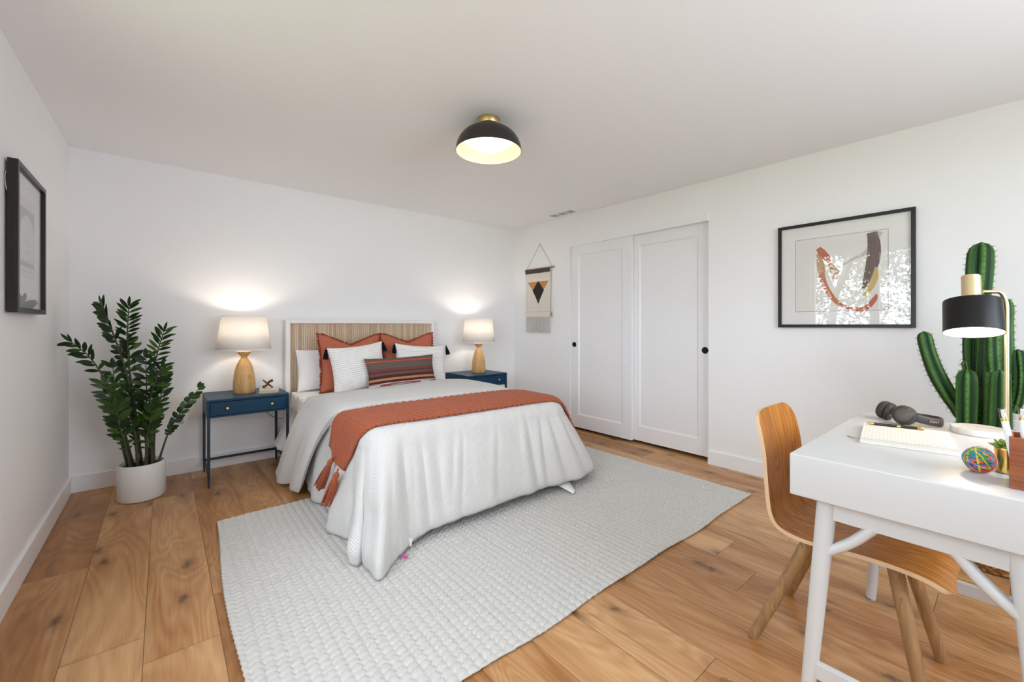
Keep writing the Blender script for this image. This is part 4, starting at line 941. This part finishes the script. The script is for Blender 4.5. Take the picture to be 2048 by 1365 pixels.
for i in range(NS):
    y, z = PR[i]; s = ln[i]; tn = np.array(PR[min(i+1, NS-1)])-np.array(PR[max(i-1, 0)]); tn /= np.linalg.norm(tn); nr = np.array([-tn[1], tn[0]]) # towards sitter
    if nr[0]*-1+nr[1] < 0: nr = -nr
    hw = 0.192+0.006*math.sin(PI*min(1, s/LL))
    hw = float(np.interp(s, [0, .2, .40, .55, LL], [.184, .193, .196, .199, .199]))
    rcn = 0.075
    if s < rcn: hw -= rcn-math.sqrt(max(0, rcn**2-(rcn-s)**2))
    rf = 0.05
    if LL-s < rf: hw -= rf-math.sqrt(max(0, rf**2-(rf-(LL-s))**2))
    ra, rb = [], []
    for j in range(nc):
        w_ = -1+2*j/(nc-1); x = cxm+hw*w_
        dishy = 0.016*w_*w_*(0.35+0.65/(1+math.exp((s-.36)/.035)))*min(1, s/.1+.3)
        p = np.array([y, z])+nr*dishy; q = p-nr*0.0135
        ra.append((x, p[0], p[1])); rb.append((x, q[0], q[1])); uvs.append((x, s))
    top.append(ra); bot.append(rb)
m = MB(); k1 = NS*nc
m.v = [q for r in top for q in r]+[q for r in bot for q in r]
m.f = [(i*nc+j, (i+1)*nc+j, (i+1)*nc+j+1, i*nc+j+1) for i in range(NS-1) for j in range(nc-1)]+[(k1+i*nc+j, k1+i*nc+j+1, k1+(i+1)*nc+j+1, k1+(i+1)*nc+j) for i in range(NS-1) for j in range(nc-1)]
m.build('shell', M_ply, chair, uv=uvs+uvs, angle=50)
loop = [j for j in range(nc)]+[i*nc+nc-1 for i in range(1, NS)]+[(NS-1)*nc+j for j in range(nc-2, -1, -1)]+[i*nc for i in range(NS-2, 0, -1)]
m2 = MB(); K = len(loop); m2.v = [m.v[i] for i in loop]+[m.v[k1+i] for i in loop]; m2.f = [(k, K+k, K+(k+1) % K, (k+1) % K) for k in range(K)]
me_edge = m2.build('plywood_edge', M_edge, chair, angle=60)
for (tx, ty, bx_, by_) in ((1.775, .455, 1.683, .622), (1.955, .455, 2.072, .622), (1.775, .245, 1.700, .158), (1.955, .245, 2.060, .158)):
    a = V((tx, ty, .420)); b_ = V((bx_, by_, 0.0)); n = 12
    lg = MB().tube([a.lerp(b_, k/(n-1)) for k in range(n)], [0.0215-0.0045*(k/(n-1)) for k in range(n)], 18); lg.v = [(x, y, max(z, 0.0)) for x, y, z in lg.v]
    lg.build('leg', M_oak, chair)
MB().box((1.74, .235, .402), (1.80, .465, .424), .004).box((1.93, .235, .402), (1.99, .465, .424), .004).box((1.78, .33, .404), (1.95, .37, .420), .003).build('seat_support', M_oak, chair, smooth=False)

# ------------------------------------------------------------ things on the desk
dl = thing('desk_lamp', 'black and brass desk lamp on a round white marble base, lit', 'lamp', (2.146, 0.075, DZ))
def marble():
    t = NT('white_marble'); n = t.noise(t.co(), 9, 3, 0.5, 1.6); v = t.math('ABSOLUTE', t.math('SUBTRACT', n, 0.5))
    t.set(col=t.ramp(v, [(0.0, srgb(196, 190, 186)), (0.022, srgb(216, 212, 208)), (1, srgb(220, 217, 214))]), rough=0.25); return t.m
MB().lathe([(.0001, 0), (.069, 0), (.071, .002), (.071, .019), (.069, .0215), (.0001, .0215)], (2.146, .075, DZ), 72).build('base', marble(), dl)
stx, sty = 2.172, 0.0155
MB().lathe([(.0001, .0215), (.0095, .0215), (.0095, .026), (.007, .028), (.0001, .028)], (stx, sty, DZ), 24).build('collar', M_champ, dl)
JT = V((2.146, 0.066, 1.276))
arm = [V((stx, sty, DZ+.027)), V((stx, sty, 1.0)), V((stx, sty, 1.215))]+[V((stx, sty, 1.215)).lerp(V((JT.x, JT.y, 1.277)), 0)+ (V((JT.x-stx, JT.y-sty, 0)).normalized()*0.024*(1-math.cos(a))+V((0, 0, .058*math.sin(a)))) for a in [PI/2*k/8 for k in range(1, 9)]]
arm += [V((JT.x, JT.y, 1.273))]
MB().tube(arm, 0.0060, 14).build('arm', M_champ, dl)
# head tilts so its opening looks a little towards the bed and chair
hd = V((2.135, 0.0895, 1.134)); axis = V((0.27, 0.04, 1)).normalized()
xh = V((0, 1, 0)); xh = (xh-axis*xh.dot(axis)).normalized(); HM = Matrix.Translation(hd) @ Matrix((xh, axis.cross(xh), axis)).transposed().to_4x4()
rs_ = .0735
MB().lathe([(rs_, 0), (rs_*.985, .108), (rs_*.965, .113), (.020, .114)], M=HM, n=80).build('lamp_shade', M_black, dl)
M_lin = plain('white_shade_lining', (244, 238, 228), 0.6)
MB().lathe([(rs_-.0005, -.0004), (rs_-.002, 0.0), (rs_*.985-.002, .106), (.012, .111)], M=HM, n=80).build('shade_lining', M_lin, dl)
MB().lathe([(.0001, .206), (.0225, .206), (.0245, .204), (.0245, .1135)], M=HM, n=48).build('lamp_cap', M_champ, dl)
MB().lathe([(.0001, .022), (.016, .025), (.025, .040), (.027, .055), (.023, .075), (.014, .092), (.012, .110)], M=HM, n=28).build('bulb', M_bulb, dl)
lamp('desk_lamp_light', HM @ V((0, 0, .012)), 2.0, (1, 0.74, 0.46), 0.022)

hp = thing('headphones', 'dark over-ear headphones lying behind the open notebook', 'headphones', (2.14, 0.27, DZ))
M_hp = plain('headphone_plastic', (58, 52, 48), 0.42, spec=0.4); M_hpad = plain('ear_pad_leather', (44, 40, 40), 0.5, bump=0.2, bscale=120); M_hpl = plain('headphone_cap', (74, 66, 58), 0.38)
def cup(c, axis_, spin=0):
    z = V(axis_).normalized(); x = V((0, 0, 1)); x = (x-z*x.dot(z)).normalized(); Mx = Matrix.Translation(V(c)) @ Matrix((x, z.cross(x), z)).transposed().to_4x4()
    Mx = Mx @ Matrix.Diagonal((0.86, 0.84, 0.9, 1.0))
    o = MB().lathe([(.0001, .0185), (.024, .0182), (.0305, .0165), (.0335, .013), (.0345, .0135), (.040, .006), (.042, -.003), (.041, -.010), (.036, -.0125)], M=Mx, n=44).build('ear_cup', M_hp, hp)
    MB().lathe([(.0001, .0195), (.022, .0192), (.029, .0172), (.0315, .0150)], M=Mx, n=40).build('cup_cap', M_hpl, o)
    MB().lathe([(.036, -.0125), (.0405, -.016), (.041, -.024), (.037, -.031), (.028, -.033), (.022, -.028), (.020, -.018), (.0001, -.017)], M=Mx, n=44).build('ear_pad', M_hpad, o)
cR = V((2.110, 0.262, DZ+.0385)); cL = V((2.190, 0.330, DZ+.0385))
cup(cR, (-1, 0.10, 0.18)); cup(cL, (0.25, 1, 0.30))
P = cr([(2.112, 0.243, DZ+.037), (2.120, 0.224, DZ+.031), (2.138, 0.198, DZ+.023), (2.160, 0.178, DZ+.0185), (2.188, 0.168, DZ+.0165), (2.222, 0.178, DZ+.0162), (2.240, 0.21, DZ+.0162), (2.240, 0.255, DZ+.0185), (2.228, 0.295, DZ+.026), (2.212, 0.315, DZ+.034)], 60)
m = MB(); rows = []
for k, q in enumerate(P):
    t_ = (V(P[min(k+1, 59)])-V(P[max(k-1, 0)])).normalized(); nrm = V((t_.y, -t_.x, 0)).normalized(); up = nrm.cross(t_); up = up if up.z > 0 else -up
    hw = 0.0145 if 4 < k < 55 else 0.008; th = 0.0045
    rows.append([V(q)+up*(hw*math.sin(a))*1.0+nrm*th*math.copysign(abs(math.cos(a))**.6, math.cos(a)) for a in [2*PI*i/16 for i in range(16)]])
m.grid(rows, closed=True); m.add(rows[0], [tuple(range(16))]); m.add(rows[-1], [tuple(range(16))]); m.build('headband', M_hp, hp)
def text_mesh(s, name, size, Mx, mat, parent, ext=0.0002):
    fc = bpy.data.curves.new(name, 'FONT'); fc.body = s; fc.size = size; fc.extrude = ext; fc.align_x = 'CENTER'; fc.align_y = 'CENTER'; fc.space_character = 1.15
    fo = bpy.data.objects.new(name, fc); C.objects.link(fo); me = bpy.data.meshes.new_from_object(fo.evaluated_get(bpy.context.evaluated_depsgraph_get())); bpy.data.objects.remove(fo); bpy.data.curves.remove(fc)
    me.name = name; me.transform(Matrix.Translation(-root_loc(parent)) @ Mx); me.materials.clear(); me.materials.append(mat)
    o = bpy.data.objects.new(name, me); C.objects.link(o); o.parent = parent; return o
bpy.context.view_layer.update()
i0 = 16; q0, q1 = V(P[i0-5]), V(P[i0+5]); t_ = (q1-q0).normalized(); nrm = V((t_.y, -t_.x, 0)).normalized(); nrm = nrm if nrm.x < 0 else -nrm
up = nrm.cross(t_); up = up if up.z > 0 else -up; rt = up.cross(nrm)
text_mesh('SONY', 'lettering', 0.0115, Matrix.Translation(V(P[i0])+nrm*0.0058) @ Matrix((rt, up, nrm)).transposed().to_4x4(), plain('silver_print', (196, 180, 164), 0.4, 0.3), [o for o in hp.children if o.name.startswith('headband')][0])

nb = thing('notebook', 'open lined notebook with the black and gold pen across its page', 'notebook', (1.87, 0.225, DZ))
NBc = [V((1.697, 0.312, 0)), V((1.974, 0.352, 0)), V((2.086, 0.140, 0)), V((1.735, 0.100, 0))]
NBc[2] = V((2.015, 0.140, 0))
def nbp(u, v, z): return NBc[0]*(1-u)*(1-v)+NBc[1]*u*(1-v)+NBc[2]*u*v+NBc[3]*(1-u)*v+V((0, 0, DZ+z))
P = [[nbp(-.012+1.024*i/6, -.01+1.02*j/10, 0.0018) for j in range(11)] for i in range(7)]
o = MB().grid(P).build('cover', plain('cream_cover', (230, 224, 212), 0.5), nb, angle=0); mod(o, 'SOLIDIFY', thickness=0.003, offset=0)
def pagez(u, v): return 0.0145+0.002*math.sin(PI*v)-0.003*(1-u)*(0.3+math.sin(v*5))*0.6+0.002*math.sin(u*3)
n1, n2 = 20, 30; vs = [nbp(i/n1, j/n2, pagez(i/n1, j/n2)) for i in range(n1+1) for j in range(n2+1)]; uv = [(i/n1, j/n2) for i in range(n1+1) for j in range(n2+1)]
m = MB(); m.add(vs, [(i*(n2+1)+j, (i+1)*(n2+1)+j, (i+1)*(n2+1)+j+1, i*(n2+1)+j+1) for i in range(n1) for j in range(n2)])
bl = [i*(n2+1) for i in range(n1+1)]+[n1*(n2+1)+j for j in range(1, n2+1)]+[i*(n2+1)+n2 for i in range(n1-1, -1, -1)]+[j for j in range(n2-1, 0, -1)]
k = len(m.v); m.v += [(m.v[i][0], m.v[i][1], DZ+0.0032) for i in bl]; K = len(bl); m.f += [(bl[q], bl[(q+1) % K], k+(q+1) % K, k+q) for q in range(K)]
t = NT('lined_page'); u_, v_, _ = t.sep(t.co('UV')); ln_ = t.math('LESS_THAN', t.math('FRACT', t.math('MULTIPLY', v_, 24.0)), 0.10)
t.set(col=t.mix(t.math('MULTIPLY', ln_, 0.45), srgb(224, 219, 208), srgb(164, 164, 168)), rough=0.85, spec=0.1)
m.build('pages', t.m, nb, uv=uv+[(0.5, 0.012)]*K, angle=50)
m = MB(); P = [[nbp(i/20, -.0 + 1.0*j/6, pagez(i/20, j/6)+0.0012+0.0035*math.sin(PI*i/20)*(1-0.3*j/6)*(1 if i else 0)*0) for j in range(7)] for i in range(21)]
MB().ribbon(cr([nbp(-.0, v, pagez(0, v)+.0015+.003*math.sin(v*6.0)**2) for v in np.linspace(0, 1, 12)], 40), 0.004, (0, 0, 1)).build('loose_page_edge', t.m, nb, smooth=False)
MB().ribbon(cr([nbp(.18, -.02, .004), nbp(.20, -.10, .002), nbp(.27, -.17, .0012)], 10), 0.004, (0, 0, 1)).build('ribbon_marker', M_blk, nb, smooth=False)

pe = thing('pen', 'slim dark pen with gold clip and ends lying on the open notebook', 'pen', (1.975, 0.27, DZ+.018))
pA, pB = V((1.940, 0.338, DZ+.0215)), V((1.968, 0.192, DZ+.0220)); d = pB-pA
M_gold = plain('polished_gold', (222, 186, 110), 0.2, 1.0); M_penb = plain('pen_barrel', (40, 32, 28), 0.25)
seg = lambda a, b_, r0, r1=None: [pA+d*(a+(b_-a)*k/3) for k in range(4)]
MB().tube(seg(.13, .88, 0), .0044, 14).build('barrel', M_penb, pe)
MB().tube([pA, pA+d*.05, pA+d*.13], [.0022, .0036, .0046], 14).build('end_cap', M_gold, pe)
MB().tube([pA+d*.535, pA+d*.60], .0048, 14).build('ring', M_gold, pe)
MB().tube([pA+d*.88, pA+d*.96, pA+d*1.0], [.0046, .0042, .0026], 14).build('end_cap', M_gold, pe)
MB().tube([pA+d*.66+V((0, 0, .0052)), pA+d*.80+V((0, 0, .0058)), pA+d*.93+V((0, 0, .0054))], .0014, 8).build('clip', M_gold, pe)

def band_mat(cols, seed):
    return plain('rubber_band_'+seed, cols, 0.5, spec=0.4)
rb_ = thing('rubber_band_ball', 'oval ball of multicoloured rubber bands on the white desk', 'ball', (1.588, 0.058, DZ))
bc = V((1.590, 0.056, DZ+.0312)); ra, rbb = 0.0290, 0.0305
BX = Matrix.Translation(bc) @ Matrix.Rotation(math.radians(-78), 4, 'Z') @ Matrix.Rotation(math.radians(8), 4, 'Y')
def lemon(t_, s_):
    a = max(-1, min(1, t_)); r = rbb*(max(0, 1-abs(a)**2.0))**0.66; return V((a*ra, r*math.cos(s_), r*math.sin(s_)))
MB().grid([[BX @ (lemon(-1+2*i/30, 2*PI*j/28)*0.965) for j in range(28)] for i in range(31)], closed=True).build('core', plain('grey_bands', (120, 112, 112), 0.6, vary=0.4, vscale=120), rb_)
rg = random.Random(5); cols = [('red', (206, 40, 34)), ('blue', (20, 130, 190)), ('yellow', (232, 196, 40)), ('green', (40, 140, 66)), ('orange', (230, 110, 40)), ('teal', (20, 150, 160)), ('purple', (110, 60, 140))]
for nm, cc in cols:
    m = MB()
    for q in range(9):
        n_ = V((rg.gauss(0, 0.55), rg.gauss(0, 1), rg.gauss(0, 1))).normalized(); e1 = n_.orthogonal().normalized(); e2 = n_.cross(e1); k_ = rg.uniform(-.25, .25); pts = []; wd = rg.uniform(.0014, .0030)
        for i in range(49):
            a = 2*PI*i/48; dv = (e1*math.cos(a)+e2*math.sin(a)+n_*k_).normalized(); tt_ = math.copysign(abs(dv.x)**1.15, dv.x); s_ = math.atan2(dv.z, dv.y)
            pts.append(BX @ (lemon(tt_*0.99, s_)*1.0))
        rad = rg.uniform(.0009, .0014); m.tube(pts, wd, 6, cap=False)
    m.build('rubber_bands', plain(nm+'_rubber', cc, 0.5), rb_, label=nm+' rubber bands')

su = thing('succulent', 'small green succulent in a gold pot between the band ball and the wooden box', 'plant', (1.622, 0.018, DZ))
MB().lathe([(.0001, 0), (.016, 0), (.0185, .002), (.0215, .060), (.0210, .0635), (.0198, .0635), (.019, .055)], (1.632, .012, DZ), 40).build('pot', M_gold, su)
MB().lathe([(.0001, .056), (.0195, .055)], (1.632, .012, DZ), 24).build('soil', M_soil, su)
m = MB(); uv = []
for ring_, (n_, el, L) in enumerate(((5, 1.25, .026), (7, .80, .033), (8, .38, .034))):
    for q in range(n_):
        a = 2*PI*q/n_+ring_*.4; dr_ = V((math.cos(a)*math.cos(el), math.sin(a)*math.cos(el), math.sin(el))); sd = V((-math.sin(a), math.cos(a), 0)); up = dr_.cross(sd)*-1; b_ = V((1.632, .012, DZ+.058))
        rows = []
        for k, (s, w_) in enumerate(((0, .35), (.3, .8), (.6, 1.0), (.82, .7), (1, .05))): 
            c_ = b_+dr_*L*s; hw = .0085*w_; rows.append([c_+sd*hw*math.cos(x)+up*hw*.38*math.sin(x) for x in [2*PI*i/10 for i in range(10)]])
        m.grid(rows, closed=True)
t = NT('succulent_leaf'); t.set(col=t.ramp(t.noise(t.co(), 45, 2), [(.3, srgb(52, 92, 34)), (.7, srgb(150, 176, 70))]), rough=.4); m.build('leaves', t.m, su)

bx_ = thing('pen_box', 'square reddish wooden box holding white pens at the desk edge', 'pen holder', (1.528, -0.034, DZ))
M_wbox = wood('walnut_box', (98, 50, 26), (164, 92, 50), 0.4, 1.3, 1, 8)
a, b_, c_, d_ = 1.484, 1.572, -0.082, 0.007; H = .117; th = .007
m = MB().box((a, c_, DZ), (b_, d_, DZ+.007), .001).box((a, c_, DZ+.007), (a+th, d_, DZ+H), .001).box((b_-th, c_, DZ+.007), (b_, d_, DZ+H), .001).box((a+th, c_, DZ+.007), (b_-th, c_+th, DZ+H), .001).box((a+th, d_-th, DZ+.007), (b_-th, d_, DZ+H), .001)
m.build('box', M_wbox, bx_, smooth=False)
M_penw = plain('white_pen_barrel', (238, 238, 240), 0.3); M_pearl = glass('clear_pen_top', 0.05, (0.95, 0.94, 0.92, 1)); M_flake = plain('gold_flake', (214, 180, 90), 0.3, 1.0)
spots = [(1.500, -0.008, 1.510, 0.018, 'leaning out past the lamp stem'), (1.515, -0.022, 1.530, -0.012, 'second from the left'), (1.500, -0.040, 1.492, -0.040, 'front middle'), (1.540, -0.040, 1.548, -0.046, 'back middle'), (1.520, -0.060, 1.515, -0.078, 'rightmost')]
for k, (x0_, y0_, x1_, y1_, wh_) in enumerate(spots):
    t = thing('pen', 'white pen with gold-flecked clear top in the wooden box, '+wh_, 'pen', (x0_, y0_, DZ+.008), 0, 'white pens in the wooden box')
    p0 = V((x0_, y0_, DZ+.0085)); p1 = V((x1_, y1_, DZ+.178+.004*(k % 3))); dd = (p1-p0)
    MB().tube([p0, p0+dd*.03, p0+dd*.84], [.003, .0062, .0062], 14).build('barrel', M_penw, t)
    MB().tube([p0+dd*.84, p0+dd*.99, p0+dd*1.0], [.0066, .0066, .0055], 14).build('clear_top', M_pearl, t)
    MB().tube([p0+dd*.83, p0+dd*.855], .0068, 14).build('ring', M_flake, t)
    rg = random.Random(k); m = MB()
    for q in range(26):
        c = p0+dd*rg.uniform(.86, .98)+V((rg.uniform(-.0045, .0045), rg.uniform(-.0045, .0045), 0)); u1 = V((rg.gauss(0, 1), rg.gauss(0, 1), rg.gauss(0, 1))).normalized()*.0016; u2 = u1.orthogonal().normalized()*.0014; m.add([c-u1, c+u2, c+u1, c-u2], [(0, 1, 2, 3)])
    m.build('flakes', M_flake, t, smooth=False); m = MB().tube([p0+dd*.86, p0+dd*.98], .0034, 10).build('refill', M_penw, t)

# ------------------------------------------------------------ cactus
ca = thing('potted_cactus', 'tall branching green cactus in a woven basket behind the desk', 'cactus', (3.12, 0.065, 0))
def cactus_mat():
    t = NT('cactus_skin'); u, v, _ = t.sep(t.co('UV')); n = t.noise(t.co(), 14, 3)
    c = t.ramp(t.math('ADD', t.math('MULTIPLY', u, 0.75), t.math('MULTIPLY', n, 0.35)), [(0.15, srgb(14, 42, 14)), (0.55, srgb(34, 82, 28)), (0.95, srgb(88, 136, 56))])
    t.set(col=c, rough=0.5, spec=0.35); t.bump(t.noise(t.co(), 120, 3), 0.12, 0.003); return t.m
M_cac = cactus_mat(); M_spine = plain('cactus_spine', (92, 74, 60), 0.7)
def column(pts, rad, ribs, seed, tipr=0.9, nsp=None):
    rg = random.Random(seed); n = 46; P = [V(q) for q in cr(pts, n)]; seg_ = ribs*12; m = MB(); uv = []; rows = []; ph_ = rg.random()*6
    L = sum((P[k+1]-P[k]).length for k in range(n-1)); x = V((0, 1, 0)); done = 0; sp = MB(); nxt = [rg.uniform(0, .02) for _ in range(ribs)]
    for k in range(n):
        t_ = (P[min(k+1, n-1)]-P[max(k-1, 0)]).normalized(); x = (x-t_*x.dot(t_)).normalized(); y = t_.cross(x)
        rem = L-done; rr = rad*min(1, math.sqrt(max(0.0, 1-(max(0, 1-rem/(rad*1.3)))**2)))*(1+0.05*math.sin(done*17+seed))
        rr *= float(np.interp(done, [0, .05], [0.85, 1])); row = []
        for i in range(seg_):
            a = 2*PI*i/seg_+ph_; q = abs(math.cos(ribs*(a-ph_)/2)); s = 0.66+0.34*q**0.75*1.0
            row.append(P[k]+(x*math.cos(a)+y*math.sin(a))*max(rr, .0015)*s); uv.append((q**3*.8+.1, done))
        rows.append(row)
        for r in range(ribs):
            if done >= nxt[r] and rem > .004:
                nxt[r] = done+0.021+rg.uniform(0, .004); a = ph_+2*PI*r/ribs; o_ = (x*math.cos(a)+y*math.sin(a)); c = P[k]+o_*rr*0.985; tg = -x*math.sin(a)+y*math.cos(a)
                for _ in range(5):
                    dv = (o_*rg.uniform(.4, 1)+tg*rg.uniform(-.9, .9)+t_*rg.uniform(-.7, .8)).normalized(); w_ = dv.orthogonal().normalized()*.0007; w2 = dv.cross(w_); e = c+dv*rg.uniform(.010, .021)
                    sp.add([c+w_, c-w_*.5+w2*.87, c-w_*.5-w2*.87, e], [(0, 1, 3), (1, 2, 3), (2, 0, 3)])
        if k < n-1: done += (P[k+1]-P[k]).length
    m.grid(rows, closed=True); k0 = len(m.v)-seg_; m.f.append(tuple(range(k0, k0+seg_)))
    o = m.build('stem', M_cac, ca, uv=uv, angle=0); sp.build('spines', M_spine, o, smooth=False)['kind'] = 'stuff'
zb = 0.30
column([(3.12, .125, zb), (3.12, .122, .8), (3.12, .118, 1.2), (3.12, .110, 1.42), (3.12, .104, 1.572)], .048, 6, 1)
column([(3.15, .050, zb), (3.15, .050, .7), (3.145, .045, 1.05), (3.14, .04, 1.30)], .050, 6, 2)
column([(3.06, .085, zb), (3.06, .083, .7), (3.06, .078, 1.00), (3.06, .075, 1.235)], .038, 5, 3)
column([(3.09, .155, .68), (3.06, .180, .745), (3.05, .214, .815), (3.05, .257, .922), (3.05, .286, 1.032), (3.05, .302, 1.128)], .034, 5, 4)
column([(3.00, .150, zb), (3.00, .148, .60), (3.00, .146, .95)], .040, 6, 5)
column([(3.00, .148, .935), (2.995, .152, .96), (2.99, .154, .985)], .013, 5, 6)
column([(2.97, .045, zb), (2.97, .043, .65), (2.965, .040, .955)], .036, 5, 7)
column([(2.98, .062, .94), (2.98, .066, 1.02), (2.99, .068, 1.15)], .026, 5, 8)
column([(3.13, .005, .74), (3.13, -.012, .82), (3.13, -.018, .92), (3.13, -.012, 1.045)], .026, 6, 9)
def basket_mat():
    t = NT('woven_seagrass'); n = t.noise(t.co(), 70, 3); t.set(col=t.ramp(n, [(.3, srgb(96, 64, 36)), (.55, srgb(168, 124, 76)), (.8, srgb(210, 172, 118))]), rough=.85, spec=.15); t.bump(n, .5, .004); return t.m
rows = []
for k in range(80):
    f = k/79; z = .004+.30*f; r0 = .165+.022*math.sin(PI*min(1, f*1.1))
    rows.append([(3.12+(r0+.005*math.sin(2*PI*(i/6)+PI*(int(f*24) % 2))+.005*abs(math.sin(f*24*PI)))*math.cos(2*PI*i/180), .065+(r0+.005*math.sin(2*PI*(i/6)+PI*(int(f*24) % 2))+.005*abs(math.sin(f*24*PI)))*math.sin(2*PI*i/180), z) for i in range(180)])
m = MB().grid(rows, closed=True); m.add(rows[0], [tuple(range(180))[::-1]]); o = m.build('basket', basket_mat(), ca, angle=70)
MB().lathe([(.0001, .285), (.10, .287), (.163, .290)], (3.12, .065, 0), 40).build('soil', M_soil, ca, smooth=False)
